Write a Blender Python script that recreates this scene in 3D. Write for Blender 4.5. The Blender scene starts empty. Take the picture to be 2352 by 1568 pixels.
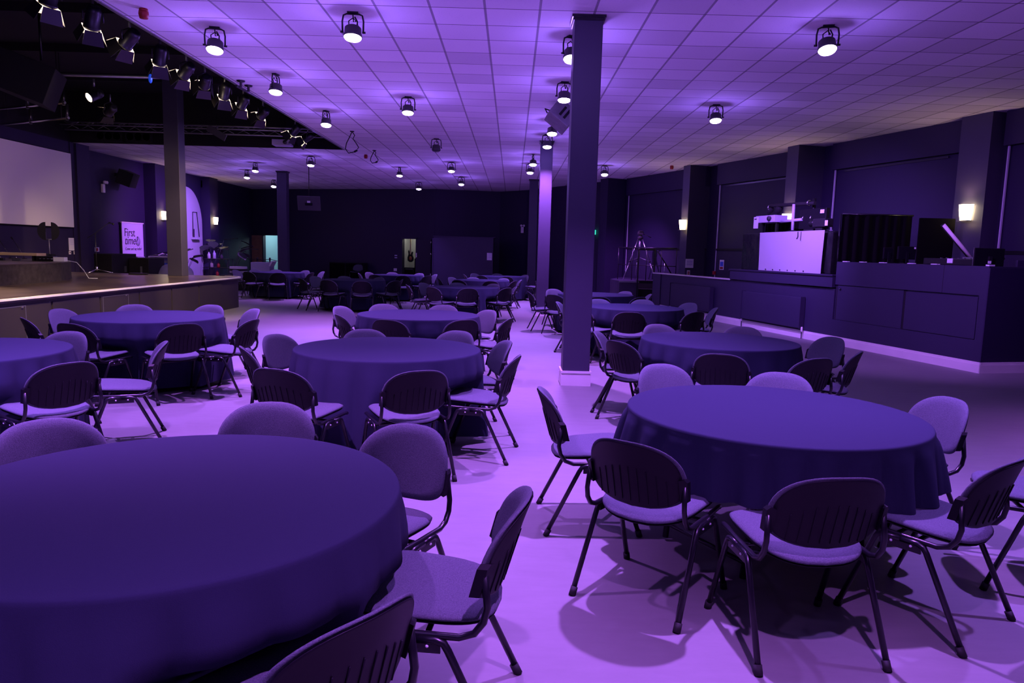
import bpy, math, random
from math import sin, cos, pi, radians, sqrt, atan2
from mathutils import Vector, Matrix
random.seed(11)
S = bpy.context.scene
COL = S.collection
CH = 1.55            # camera height
CZ = 4.163           # ceiling height

# ------------------------------------------------------------------ render look
S.view_settings.view_transform = 'Standard'
S.view_settings.look = 'None'
S.view_settings.exposure = 0.0
S.view_settings.gamma = 1.0
S.view_settings.use_curve_mapping = False
S.cycles.max_bounces = 8
S.cycles.diffuse_bounces = 5
S.cycles.glossy_bounces = 3
S.cycles.use_denoising = True
S.cycles.sample_clamp_indirect = 6.0
w = bpy.data.worlds.new('night'); S.world = w; w.use_nodes = True
w.node_tree.nodes['Background'].inputs[0].default_value = (0.02, 0.01, 0.05, 1)
w.node_tree.nodes['Background'].inputs[1].default_value = 0.02

# ------------------------------------------------------------------ camera
yaw, pitch, roll, F = .0028252, .123807, -.0265682, 1666.26
fwd = Vector((sin(yaw)*cos(pitch), cos(yaw)*cos(pitch), -sin(pitch)))
rt0 = Vector((cos(yaw), -sin(yaw), 0)); dn0 = fwd.cross(rt0)
rt = rt0*cos(roll) + dn0*sin(roll); dn = fwd.cross(rt)
cam = bpy.data.cameras.new('camera'); co = bpy.data.objects.new('camera', cam); COL.objects.link(co)
M4 = Matrix((rt, -dn, -fwd)).transposed().to_4x4(); M4.translation = Vector((0, 0, CH))
co.matrix_world = M4
cam.sensor_width = 36; cam.lens = F/2352*36; cam.clip_start = .05; cam.clip_end = 200
S.camera = co

# ------------------------------------------------------------------ materials
def mat(name, col, rough=.6, metal=0., var=0., vscale=6., bump=0., bscale=60., emit=None, estr=0., coat=0., spec=.5):
    m = bpy.data.materials.new(name); m.use_nodes = True
    nt = m.node_tree; b = nt.nodes['Principled BSDF']
    b.inputs['Base Color'].default_value = (*col, 1); b.inputs['Roughness'].default_value = rough
    b.inputs['Metallic'].default_value = metal; b.inputs['Specular IOR Level'].default_value = spec
    if coat: b.inputs['Coat Weight'].default_value = coat
    tc = nt.nodes.new('ShaderNodeTexCoord')
    if var:
        n = nt.nodes.new('ShaderNodeTexNoise'); n.inputs['Scale'].default_value = vscale; n.inputs['Detail'].default_value = 4
        nt.links.new(tc.outputs['Object'], n.inputs['Vector'])
        r = nt.nodes.new('ShaderNodeMapRange'); r.inputs[1].default_value = .3; r.inputs[2].default_value = .7
        r.inputs[3].default_value = 1-var; r.inputs[4].default_value = 1+var
        nt.links.new(n.outputs['Fac'], r.inputs[0])
        x = nt.nodes.new('ShaderNodeVectorMath'); x.operation = 'SCALE'; x.inputs[0].default_value = col
        nt.links.new(r.outputs[0], x.inputs['Scale']); nt.links.new(x.outputs[0], b.inputs['Base Color'])
    if bump:
        n2 = nt.nodes.new('ShaderNodeTexNoise'); n2.inputs['Scale'].default_value = bscale; n2.inputs['Detail'].default_value = 3
        nt.links.new(tc.outputs['Object'], n2.inputs['Vector'])
        bp = nt.nodes.new('ShaderNodeBump'); bp.inputs['Strength'].default_value = bump; bp.inputs['Distance'].default_value = .01
        nt.links.new(n2.outputs['Fac'], bp.inputs['Height']); nt.links.new(bp.outputs[0], b.inputs['Normal'])
    if emit:
        b.inputs['Emission Color'].default_value = (*emit, 1); b.inputs['Emission Strength'].default_value = estr
    return m

def ceiling_material():
    m = bpy.data.materials.new('ceiling_tiles'); m.use_nodes = True
    nt = m.node_tree; N = nt.nodes; L = nt.links; b = N['Principled BSDF']; b.inputs['Roughness'].default_value = .9
    tc = N.new('ShaderNodeTexCoord'); sp = N.new('ShaderNodeSeparateXYZ'); L.new(tc.outputs['Object'], sp.inputs[0])
    def math_(op, a, bb):
        n = N.new('ShaderNodeMath'); n.operation = op
        for i, v in enumerate((a, bb)):
            if v is None: continue
            if isinstance(v, (int, float)): n.inputs[i].default_value = v
            else: L.new(v, n.inputs[i])
        return n.outputs[0]
    u = math_('DIVIDE', math_('ADD', sp.outputs[0], .3665+60), .6); v = math_('DIVIDE', math_('ADD', sp.outputs[1], -8.291+60), .6)
    fu = math_('FRACT', math_('ADD', u, .5), None); fv = math_('FRACT', math_('ADD', v, .5), None)
    du = math_('ABSOLUTE', math_('SUBTRACT', fu, .5), None); dv = math_('ABSOLUTE', math_('SUBTRACT', fv, .5), None)
    barx = math_('LESS_THAN', du, .023)      # wide bars running away
    bary = math_('LESS_THAN', dv, .013)      # narrow joints running across
    cu = math_('FLOOR', u, None); cv = math_('FLOOR', v, None)
    cmb = N.new('ShaderNodeCombineXYZ'); L.new(cu, cmb.inputs[0]); L.new(cv, cmb.inputs[1])
    wn = N.new('ShaderNodeTexWhiteNoise'); wn.noise_dimensions = '2D'; L.new(cmb.outputs[0], wn.inputs['Vector'])
    mr = N.new('ShaderNodeMapRange'); mr.inputs[3].default_value = .74; mr.inputs[4].default_value = 1.04
    pw = math_('POWER', wn.outputs['Value'], .45); L.new(pw, mr.inputs[0])
    ns = N.new('ShaderNodeTexNoise'); ns.inputs['Scale'].default_value = 55; ns.inputs['Detail'].default_value = 4; L.new(tc.outputs['Object'], ns.inputs['Vector'])
    m2 = N.new('ShaderNodeMapRange'); m2.inputs[1].default_value = .25; m2.inputs[2].default_value = .4; m2.inputs[3].default_value = .80; m2.inputs[4].default_value = 1.; L.new(ns.outputs['Fac'], m2.inputs[0])
    f = math_('MULTIPLY', mr.outputs[0], m2.outputs[0])
    def mix(fac, a, bcol):
        x = N.new('ShaderNodeMix'); x.data_type = 'RGBA'; L.new(fac, x.inputs['Factor'])
        if isinstance(a, tuple): x.inputs['A'].default_value = (*a, 1)
        else: L.new(a, x.inputs['A'])
        x.inputs['B'].default_value = (*bcol, 1); return x.outputs['Result']
    sc = N.new('ShaderNodeVectorMath'); sc.operation = 'SCALE'; sc.inputs[0].default_value = (.86, .84, .90); L.new(f, sc.inputs['Scale'])
    c = mix(barx, sc.outputs[0], (.33, .32, .35)); c = mix(bary, c, (.13, .13, .14))
    L.new(c, b.inputs['Base Color'])
    bp = N.new('ShaderNodeBump'); bp.inputs['Strength'].default_value = .25; bp.inputs['Distance'].default_value = .004
    L.new(ns.outputs['Fac'], bp.inputs['Height']); L.new(bp.outputs[0], b.inputs['Normal'])
    return m

def floor_material():
    m = mat('floor_vinyl', (.165, .168, .162), rough=.55, var=.06, vscale=1.3, bump=.03, bscale=9)
    nt = m.node_tree; b = nt.nodes['Principled BSDF']
    src = b.inputs['Base Color'].links[0].from_socket
    tc = [n for n in nt.nodes if n.type == 'TEX_COORD'][0]
    n = nt.nodes.new('ShaderNodeTexNoise'); n.inputs['Scale'].default_value = 14; n.inputs['Detail'].default_value = 6; n.inputs['Roughness'].default_value = .7
    mp = nt.nodes.new('ShaderNodeMapping'); mp.inputs['Scale'].default_value = (.25, 1, 1); nt.links.new(tc.outputs['Object'], mp.inputs[0]); nt.links.new(mp.outputs[0], n.inputs['Vector'])
    r = nt.nodes.new('ShaderNodeMapRange'); r.inputs[1].default_value = .35; r.inputs[2].default_value = .65; r.inputs[3].default_value = .95; r.inputs[4].default_value = 1.05
    nt.links.new(n.outputs['Fac'], r.inputs[0])
    v = nt.nodes.new('ShaderNodeVectorMath'); v.operation = 'SCALE'; nt.links.new(src, v.inputs[0]); nt.links.new(r.outputs[0], v.inputs['Scale'])
    nt.links.new(v.outputs[0], b.inputs['Base Color'])
    return m

MT = dict(
    floor=floor_material(), ceiling=ceiling_material(),
    wall=mat('wall_paint', (.012, .0062, .036), rough=.62, var=.08, vscale=.8, bump=.04, bscale=40),
    dado=mat('dado_paint', (.018, .013, .038), rough=.6, var=.06, vscale=1.2),
    counter=mat('counter_paint', (.022, .017, .047), rough=.55, var=.05, vscale=1.5, bump=.03, bscale=30),
    pillar=mat('pillar_paint', (.038, .034, .066), rough=.5, var=.05, vscale=2, bump=.02, bscale=25),
    white=mat('white_gloss_paint', (.74, .70, .67), rough=.35, var=.04, vscale=3),
    black=mat('matt_black', (.0035, .0030, .0055), rough=.85),
    blackgloss=mat('black_gloss', (.010, .010, .012), rough=.28),
    plastic=mat('black_plastic', (.0035, .0026, .0062), rough=.5, spec=.25),
    steel=mat('black_steel', (.006, .006, .009), rough=.3, spec=.5),
    rubber=mat('rubber', (.010, .010, .010), rough=.8),
    fabric=mat('grey_fabric', (.084, .092, .116), rough=.95, var=.24, vscale=220, bump=.35, bscale=420, spec=.2),
    cloth=mat('navy_tablecloth', (.0205, .0235, .048), rough=.95, var=.06, vscale=500, bump=.12, bscale=500, spec=.15),
    wood=mat('table_board', (.22, .16, .10), rough=.5, var=.2, vscale=8),
    chrome=mat('bare_metal', (.6, .6, .62), rough=.25, metal=1.),
    greymetal=mat('grey_metal', (.25, .25, .27), rough=.4, metal=.8),
    screw=mat('zinc_rivet', (.75, .75, .78), rough=.3),
    lanternbody=mat('lantern_casing', (.007, .0065, .008), rough=.4),
    nosing=mat('white_edge_strip', (.88, .86, .84), rough=.5),
    speakershell=mat('lamplit_speaker_shell', (.17, .165, .18), rough=.5, var=.15, vscale=9),  # shell colour raised to stand for the lamp shining on its face
    doorinner=mat('lit_inner_door', (.45, .44, .42), rough=.5),  # pale inner faces paint in the lantern light on the barn doors
    lens=mat('lit_lens', (.9, .9, .9), rough=.3, emit=(.86, .66, 1.), estr=14.),
    lensoff=mat('dark_lens', (.04, .04, .05), rough=.15),
    lampbody=mat('lamp_casing', (.060, .058, .065), rough=.45),
    warmglass=mat('lit_sconce_glass', (.9, .85, .7), rough=.3, emit=(1., .80, .46), estr=14.),
    warmlens=mat('lit_stage_lens', (.9, .85, .7), rough=.3, emit=(1., .70, .38), estr=16.),
    stagewood=mat('stage_deck', (.068, .050, .047), rough=.33, var=.45, vscale=4., bump=.05, bscale=20),
    stagefront=mat('stage_panel', (.026, .020, .024), rough=.6, var=.10, vscale=2.),
    riser=mat('worn_carpet', (.036, .028, .027), rough=.9, var=.5, vscale=9, bump=.15, bscale=90),
    screen=mat('projection_screen', (.72, .70, .70), rough=.9),
    paper=mat('white_paper', (.72, .72, .74), rough=.8),
    ink=mat('dark_print', (.03, .02, .04), rough=.8),
    palegrey=mat('pale_print', (.52, .47, .66), rough=.8),
    red=mat('red_plastic', (.30, .012, .012), rough=.45),
    bluesign=mat('blue_print', (.05, .12, .65), rough=.6),
    bluelens=mat('blue_lens', (.02, .06, .5), rough=.2, emit=(.02, .1, 1.), estr=.35),
    exitgreen=mat('lit_exit_panel', (.1, .6, .45), rough=.4, emit=(.05, .85, .60), estr=1.1),
    doorwood=mat('door_veneer', (.16, .075, .045), rough=.45, var=.25, vscale=4),
    hall=mat('hall_paint', (.50, .68, .74), rough=.8),
    storewall=mat('store_wall', (.42, .42, .40), rough=.85, var=.1, vscale=3),
    leaf=mat('plant_leaf', (.010, .016, .012), rough=.5),
    pot=mat('white_pot', (.6, .58, .58), rough=.5),
    lavender=mat('lavender_cloth', (.34, .32, .46), rough=.95, bump=.2, bscale=30),
    sheet=mat('white_sheet', (.40, .39, .43), rough=.9, bump=.35, bscale=4),
    binliner=mat('black_polythene', (.012, .012, .014), rough=.16, bump=1., bscale=5, spec=.8),
    drape=mat('black_drape', (.0022, .0019, .0024), rough=.95, spec=.1),
    sunburst=mat('sunburst_lacquer', (.38, .10, .04), rough=.2),
    maple=mat('maple_neck', (.62, .47, .28), rough=.4),
    led=mat('batten_diffuser', (.80, .76, .72), rough=.5),
    leak=mat('painted_light_leak', (.55, .53, .62), rough=.5),
)

# ------------------------------------------------------------------ mesh builder
class MB:
    def __init__(s): s.v = []; s.f = []; s.mi = []; s.sm = []
    def add(s, vs, fs, m=0, smooth=False):
        o = len(s.v); s.v += [tuple(x) for x in vs]
        for f in fs: s.f.append(tuple(i+o for i in f)); s.mi.append(m); s.sm.append(smooth)
        return s
    def box(s, x0, x1, y0, y1, z0, z1, m=0):
        v = [(x, y, z) for z in (z0, z1) for y in (y0, y1) for x in (x0, x1)]
        return s.add(v, [(0, 2, 3, 1), (4, 5, 7, 6), (0, 1, 5, 4), (2, 6, 7, 3), (0, 4, 6, 2), (1, 3, 7, 5)], m)
    def cbox(s, c, size, rot=None, m=0):
        h = [d/2 for d in size]; v = []
        for z in (-1, 1):
            for y in (-1, 1):
                for x in (-1, 1):
                    p = Vector((x*h[0], y*h[1], z*h[2]))
                    if rot is not None: p = rot @ p
                    v.append(p + Vector(c))
        return s.add(v, [(0, 2, 3, 1), (4, 5, 7, 6), (0, 1, 5, 4), (2, 6, 7, 3), (0, 4, 6, 2), (1, 3, 7, 5)], m)
    def prism(s, poly, z0, z1, m=0):
        n = len(poly); v = [(x, y, z0) for x, y in poly] + [(x, y, z1) for x, y in poly]
        a = sum(poly[i][0]*poly[(i+1) % n][1]-poly[(i+1) % n][0]*poly[i][1] for i in range(n))
        fs = [tuple(range(n, 2*n)), tuple(reversed(range(n)))] + [(i, (i+1) % n, n+(i+1) % n, n+i) for i in range(n)]
        if a < 0: fs = [tuple(reversed(f)) for f in fs]
        return s.add(v, fs, m)
    def tube(s, pts, r, n=8, m=0, cap=True, rs=None):
        P = [Vector(p) for p in pts]; k = len(P); vs = []; up = None
        for i, p in enumerate(P):
            t = ((P[i+1]-p) if i == 0 else (p-P[i-1]) if i == k-1 else (P[i+1]-P[i-1])).normalized()
            if up is None:
                a = Vector((0, 0, 1)) if abs(t.z) < .9 else Vector((1, 0, 0)); up = (a - t*a.dot(t)).normalized()
            else:
                up = (up - t*up.dot(t)); up = up.normalized() if up.length > 1e-6 else Vector((1, 0, 0))
            bn = t.cross(up); rr = rs[i] if rs else r
            vs += [p + up*rr*cos(2*pi*j/n) + bn*rr*sin(2*pi*j/n) for j in range(n)]
        fs = [(i*n+j, i*n+(j+1) % n, (i+1)*n+(j+1) % n, (i+1)*n+j) for i in range(k-1) for j in range(n)]
        s.add(vs, fs, m, True)
        if cap:
            o = len(s.v)-k*n
            s.f.append(tuple(o+j for j in reversed(range(n)))); s.mi.append(m); s.sm.append(False)
            s.f.append(tuple(o+(k-1)*n+j for j in range(n))); s.mi.append(m); s.sm.append(False)
        return s
    def lathe(s, prof, n=20, c=(0, 0, 0), m=0, M=None, smooth=True):
        vs = []
        for r, z in prof:
            for j in range(n):
                p = Vector((r*cos(2*pi*j/n), r*sin(2*pi*j/n), z))
                if M is not None: p = M @ p
                vs.append(p + Vector(c))
        k = len(prof)
        fs = [(i*n+j, i*n+(j+1) % n, (i+1)*n+(j+1) % n, (i+1)*n+j) for i in range(k-1) for j in range(n)]
        s.add(vs, fs, m, smooth)
        o = len(s.v)-k*n
        if prof[0][0] > 1e-5: s.f.append(tuple(o+j for j in reversed(range(n)))); s.mi.append(m); s.sm.append(False)
        if prof[-1][0] > 1e-5: s.f.append(tuple(o+(k-1)*n+j for j in range(n))); s.mi.append(m); s.sm.append(False)
        return s
    def ball(s, c, r, n=10, m=0, sq=(1, 1, 1)):
        prof = [(r*sin(pi*i/n), -r*cos(pi*i/n)) for i in range(n+1)]
        return s.lathe(prof, 12, c, m, Matrix.Diagonal(sq))
    def grid(s, fn, nu, nv, m=0, smooth=True, closed=False):
        vs = [fn(i/nu, j/nv) for i in range(nu+1) for j in range(nv+1)]
        fs = [(i*(nv+1)+j, (i+1)*(nv+1)+j, (i+1)*(nv+1)+j+1, i*(nv+1)+j+1) for i in range(nu) for j in range(nv)]
        return s.add(vs, fs, m, smooth)
    def mesh(s, name, mats):
        me = bpy.data.meshes.new(name); me.from_pydata(s.v, [], s.f)
        for q in (mats if isinstance(mats, (list, tuple)) else [mats]): me.materials.append(MT[q] if isinstance(q, str) else q)
        me.polygons.foreach_set('material_index', s.mi); me.polygons.foreach_set('use_smooth', s.sm); me.update()
        return me
    def build(s, name, mats, parent=None, loc=None, bevel=0):
        return link(name, s.mesh(name, mats), parent, loc, bevel)

def link(name, me, parent=None, loc=None, bevel=0):
    o = bpy.data.objects.new(name, me); COL.objects.link(o)
    if parent: o.parent = parent
    if loc: o.location = loc
    if bevel:
        b = o.modifiers.new('bevel', 'BEVEL'); b.width = bevel; b.segments = 2; b.limit_method = 'ANGLE'
    return o
def tag(o, label, cat, group=None, kind=None):
    o['label'] = label; o['category'] = cat
    if group: o['group'] = group
    if kind: o['kind'] = kind
    return o
def thing(name, label, cat, loc=(0, 0, 0), rz=0., group=None):
    o = bpy.data.objects.new(name, None); COL.objects.link(o); o.location = loc; o.rotation_euler = (0, 0, rz)
    o.empty_display_size = .1
    return tag(o, label, cat, group)
def struct(o): o['kind'] = 'structure'; return o
def copy_tree(o, parent=None):
    c = o.copy(); COL.objects.link(c); c.parent = parent
    for ch in list(o.children):
        if ch.type != 'LIGHT': copy_tree(ch, c)
    return c
def light(name, kind, loc, energy, color, parent=None, radius=.05, spot=None, blend=.3, target=None, size=None):
    l = bpy.data.lights.new(name, kind); l.energy = energy; l.color = color
    if kind == 'SPOT': l.spot_size = radians(spot); l.spot_blend = blend
    if kind == 'AREA': l.shape = 'RECTANGLE'; l.size, l.size_y = size
    else: l.shadow_soft_size = radius
    o = bpy.data.objects.new(name, l); COL.objects.link(o); o.location = loc
    if parent: o.parent = parent
    if target is not None:
        d = Vector(target) - Vector(loc); o.rotation_euler = d.to_track_quat('-Z', 'Y').to_euler()
    return o
def RZ(a): return Matrix.Rotation(a, 3, 'Z')

# ------------------------------------------------------------------ shell
struct(MB().box(-13.2, 11.5, -6.5, 37.5, -.12, 0).build('floor', 'floor'))
cl = MB()
RX0, RX1, RY0, RY1 = -12.05, -4.62, 3.0, 20.2          # opening over the stage
cl.box(RX1, 11.2, -6.2, 37.2, CZ, CZ+.06)
cl.box(-12.8, RX1, RY1, 37.2, CZ, CZ+.06); cl.box(-12.8, RX1, -6.2, RY0, CZ, CZ+.06)
struct(cl.build('ceiling', 'ceiling'))
rc = MB(); RT = 5.5
rc.box(RX0, RX1, RY1-.03, RY1, CZ-.004, RT)
rc.box(RX1, RX1+.1, RY0, RY1, CZ+.06, RT); rc.box(RX0-.1, RX1, RY1, RY1+.1, CZ+.06, RT); rc.box(RX0-.1, RX1, RY0-.1, RY0, CZ+.06, RT)
rc.box(RX0-.5, RX0, RY0, RY1, CZ, RT); rc.box(RX0-.5, RX1+.1, RY0-.1, RY1+.1, RT, RT+.1)
for k in range(6): rc.box(RX0, RX1, 5+k*2.6, 5.08+k*2.6, RT-.16, RT)
struct(rc.build('ceiling_stage_recess', 'black'))
t = MB(); t.box(RX1-.03, RX1+.012, RY0, RY1, CZ-.012, CZ); t.box(RX1-.03, RX1-.015, RY0, RY1, CZ, CZ+.14)
for k in range(14): t.box(RX1-.034, RX1+.016, RY0+.6+k*1.2, RY0+.62+k*1.2, CZ-.015, CZ+.14)
struct(t.build('trim_1', 'greymetal'))

def wall(name, pts, z0=0, z1=CZ, th=.2, m='wall', holes=()):
    """thick wall along a polyline; the room lies to the left of its direction. holes: (segment, from, to, top)"""
    b = MB()
    for i in range(len(pts)-1):
        a = Vector((*pts[i], 0)); c = Vector((*pts[i+1], 0)); d = (c-a).normalized(); n = Vector((d.y, -d.x, 0)); ln = (c-a).length
        cuts = sorted([h for h in holes if h[0] == i], key=lambda h: h[1]); x = -.02
        def pr(s0, s1, q0, q1):
            p = [a+d*s0, a+d*s1, a+d*s1+n*th, a+d*s0+n*th]; b.prism([(v.x, v.y) for v in p], q0, q1)
        for h in cuts: pr(x, h[1], z0, z1); pr(h[1], h[2], h[3], z1); x = h[2]
        pr(x, ln+.02, z0, z1)
    return struct(b.build(name, m))
BA, BB = Vector((-3.45, 32.41, 0)), Vector((-12.5, 35.3, 0))   # back wall, seen from the counter end
LB = (BB-BA).length
def back(t_, off=0., z=0.):       # a point on the back wall, t_ metres from its stage-side corner
    d = (BA-BB).normalized(); n = Vector((d.y, -d.x, 0)); p = BB + d*t_ + n*off; p.z = z; return p
back_rz = atan2((BA-BB).y, (BA-BB).x)
wall('wall_back', [(.57, 31.7), (-.59, 32.9), (-3.45, 32.41), (-12.5, 35.3)], holes=[(2, LB-1.45, LB-.56, 1.99), (2, LB-8.59, LB-7.94, 1.97)])
wall('wall_left', [(-12.5, 35.3), (-12.5, 20.3), (-12.05, 20.3), (-12.05, -6)])
wall('wall_front', [(-12.05, -6), (10.6, -6)])
RW = [(10.6, -6), (10.6, 5), (9.35, 9.5), (8.42, 13.62), (7.22, 17.5), (5.76, 21.7), (3.86, 26.35), (2.9, 27.6), (.57, 31.7)]
wall('wall_right', RW)
# pilasters of the slanting wall: far front corner, tilt, width, depth
PIL = [((3.06, 26.18), 25, .5, .75), ((4.97, 21.77), 21, .34, .78), ((6.44, 17.56), 17, .40, .78), ((8.06, 13.5), 16, .62, .40)]
pil_pts = []
for (fx, fy), a, wd, dp in PIL:
    a = radians(a); tx, ty = sin(a), -cos(a); nx, ny = cos(a), sin(a)
    p = [(fx, fy), (fx+tx*wd, fy+ty*wd), (fx+tx*wd+nx*dp, fy+ty*wd+ny*dp), (fx+nx*dp, fy+ny*dp)]
    pil_pts.append((p, (tx, ty), (nx, ny)))
    struct(MB().prism(p, 0, CZ-.002).build('wall_pilaster', 'pillar' if a < radians(24) else 'wall'))
for x1, y0, y1 in ((-11.98, 20.3, 20.92), (-12.1, 24.95, 25.75), (-12.15, 29.5, 30.3)):
    struct(MB().box(-12.5, x1, y0, y1, 0, CZ-.002).build('wall_pilaster', 'wall'))

# blacked-out windows between the pilasters
for i in range(1, 5):
    a = Vector((*RW[6-i+1], 0)) if i < 4 else Vector((*RW[3], 0)); c = Vector((*RW[6-i], 0)) if i < 4 else Vector((*RW[2], 0))
    d = (c-a).normalized(); n = Vector((d.y, -d.x, 0)); ln = (c-a).length
    if n.x > 0: n = -n
    def slab(s0, s1, q0, q1, z0, z1):
        p = [a+d*s0+n*q0, a+d*s1+n*q0, a+d*s1+n*q1, a+d*s0+n*q1]; return MB().prism([(v.x, v.y) for v in p], z0, z1)
    s0 = .55 if i < 4 else .75
    wn = slab(s0, ln, 0, .16, 3.58, CZ-.003).build('window_%d' % i, 'wall'); struct(wn)
    slab(s0+.08, ln-.02, 0, .03, 1.76, 3.58).build('blackout_blind', 'wall', wn)
    slab(s0+.02, ln, 0, .07, 1.72, 1.78).build('sill', 'blackgloss', wn)
    slab(s0, ln, 0, .05, .02, 1.72).build('dado_panel', 'dado', wn)
    if i > 1: slab(s0+.3, ln-.5, .045, .06, 3.52, 3.56).build('head_rail', 'blackgloss', wn)
    slab(s0+.0, s0+.026, .03, .06, .95, 3.66 if i < 3 else 4.1).build('blind_light_leak', 'leak', wn)  # light leaking past the blind, painted as a thin pale strip

# pillars
def pillar(x0, x1, y0, y1, z0, z1, label, base=True, plate=True):
    o = thing('pillar', label, 'pillar', ((x0+x1)/2, (y0+y1)/2, z0), 0); o['kind'] = 'structure'
    hx, hy, h = (x1-x0)/2, (y1-y0)/2, z1-z0
    MB().box(-hx, hx, -hy, hy, 0, h-.002).build('shaft', 'pillar', o, bevel=.008)
    if base:
        MB().box(-hx-.018, hx+.018, -hy-.018, hy+.018, 0, .13).box(-hx-.012, hx+.012, -hy-.012, hy+.012, .13, .15).box(-hx-.022, hx+.022, -hy-.022, hy+.022, .15, .175).build('skirting', 'white', o)
    if plate:
        MB().box(-hx-.03, hx+.03, -hy-.03, hy+.03, h-.03, h-.003).box(-hx-.014, hx+.014, -hy-.014, hy+.014, h-.06, h-.03).build('cap_plate', 'steel', o)
    return o
pillar(.625, .94, 8.40, 8.72, 0, CZ, 'square dark pillar standing nearest, white skirting round its foot')
pillar(.61, .90, 17.62, 17.94, 0, CZ, 'square pillar with a lamp shining on its face behind the nearest pillar')
pillar(.57, .88, 26.9, 27.2, 0, CZ, 'unlit pillar farthest along the middle line of pillars', base=False)
pillar(-8.46, -8.12, 26.35, 26.67, 0, CZ, 'slim pillar beside the lit doorway, clear of the stage')
pillar(-8.32, -7.97, 17.62, 17.96, .74, RT, 'pillar rising from the stage floor in warm light', base=False, plate=False)

# ------------------------------------------------------------------ stage
SZ = .74; SX = -6.67; SY = 18.35
st = thing('stage', 'low black stage with a white edge strip along its front', 'stage', (SX, 3, 0))
def stage_outline(inset=0.):
    r = .55; pts = [(-5.35, 0), (-inset, 0)]
    for k in range(7):
        a = k/6*pi/2; pts.append((-r + (r-inset)*cos(a), 15.35-r + (r-inset)*sin(a)))
    pts.append((-5.35, 15.35-inset)); return pts
MB().prism(stage_outline(.0), SZ-.05, SZ).build('deck', 'stagewood', st)
MB().prism(stage_outline(.05), .0, SZ-.05).build('base', 'stagefront', st)
ed = MB(); ol = stage_outline(-.015)[1:-1]; il = stage_outline(.05)[1:-1]
ed.add([(x, y, SZ-.022) for x, y in ol]+[(x, y, SZ+.004) for x, y in ol]+[(x, y, SZ+.004) for x, y in il]+[(x, y, SZ-.005) for x, y in il],
       [(q*len(ol)+i, q*len(ol)+i+1, ((q+1) % 4)*len(ol)+i+1, ((q+1) % 4)*len(ol)+i) for q in range(4) for i in range(len(ol)-1)])
ed.build('edge_strip', 'nosing', st)
for k in range(11):
    MB().box(-.052, -.030, .1+k*1.25, .1+k*1.25+1.2, .03, SZ-.10).build('front_panel', 'stagefront', st)
for k in (4.4, 6.2, 8.9):
    fr = MB()
    fr.box(-.034, -.026, k, k+.8, .62, .63).box(-.034, -.026, k, k+.012, .15, .62).box(-.034, -.026, k+.788, k+.8, .15, .62)
    fr.box(-.03, -.018, k+.70, k+.74, .60, .625)
    fr.build('access_hatch', 'greymetal', st)

# drum riser with a rounded corner
rs = thing('drum_riser', 'scuffed carpeted riser with a rounded corner on the stage', 'riser', (-9.3, 15.4, SZ))
op = [(-2.6, 1.0), (-2.6, -6.5), (.62, -6.5), (.66, -3.1), (.62, -2.0), (.46, -1.1), (.25, -.5), (.02, -.05), (-.35, .45), (-.9, .85), (-1.5, 1.0)]
MB().prism(op, 0, .345).build('body', 'riser', rs)
MB().prism([(x*1.004+.004, y) for x, y in op], .345, .36).build('top_board', 'stagewood', rs)
RTZ = SZ+.36
pk = thing('bench_plank', 'pale edged long plank on low legs lying on the riser', 'bench', (-10.1, 14.9, RTZ))
MB().box(-1.7, .5, -.15, .15, .10, .155).build('top', 'maple', pk, bevel=.004)
for x in (-1.6, -.6, .4): MB().box(x-.02, x+.02, -.12, .12, 0, .10).build('leg', 'black', pk)
for j, (x, y) in enumerate(((-10.6, 14.5), (-10.2, 14.55), (-9.85, 14.5))):
    b = thing('pedal_box', ['small black pedal box on the riser under the plank', 'black pedal box with a pale knob near the plank end', 'pedal box beside the coiled cables at the plank end'][j], 'effects pedal', (x, y, RTZ), .3*j, 'pedals on the riser')
    MB().box(-.07, .07, -.06, .06, 0, .05).build('case', 'blackgloss', b, bevel=.006); MB().lathe([(.012, .05), (.012, .075), (0, .078)], 10).build('knob', 'chrome', b)
mx = thing('stage_box', 'black stage box with white cable plugs at the riser corner', 'stage box', (-9.42, 14.85, RTZ), .15)
MB().box(-.20, .12, -.1, .1, 0, .10).build('case', 'blackgloss', mx, bevel=.008)
MB().box(.12, .32, -.09, .07, 0, .085).build('panel', 'paper', mx)
for q in range(4): MB().tube([(-.1+.07*q, -.1, .05), (-.1+.07*q, -.16, .05)], .012, 8).build('plug', 'chrome', mx)
cb = MB()
for q in range(3):
    cb.tube([(-9.78+.02*q+.2*cos(a/9*2*pi*2.3)*(1-.03*q), 15.25+.16*sin(a/9*2*pi*2.3), RTZ+.012+.02*q+.003*a) for a in range(28)], .010, 6)
tag(cb.build('coiled_cable', 'rubber'), 'dark coiled cables heaped on the riser by the plank', 'cable')
tag(MB().tube([(-9.25, 15.0, RTZ+.012), (-9.15, 15.05, RTZ+.012), (-9.02, 15.12, RTZ-.02), (-8.93, 15.2, RTZ-.18), (-8.86, 15.25, SZ+.012), (-8.7, 15.3, SZ+.012)], .007, 6).build('white_cable', 'paper'), 'white cable trailing off the riser corner', 'cable')
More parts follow.
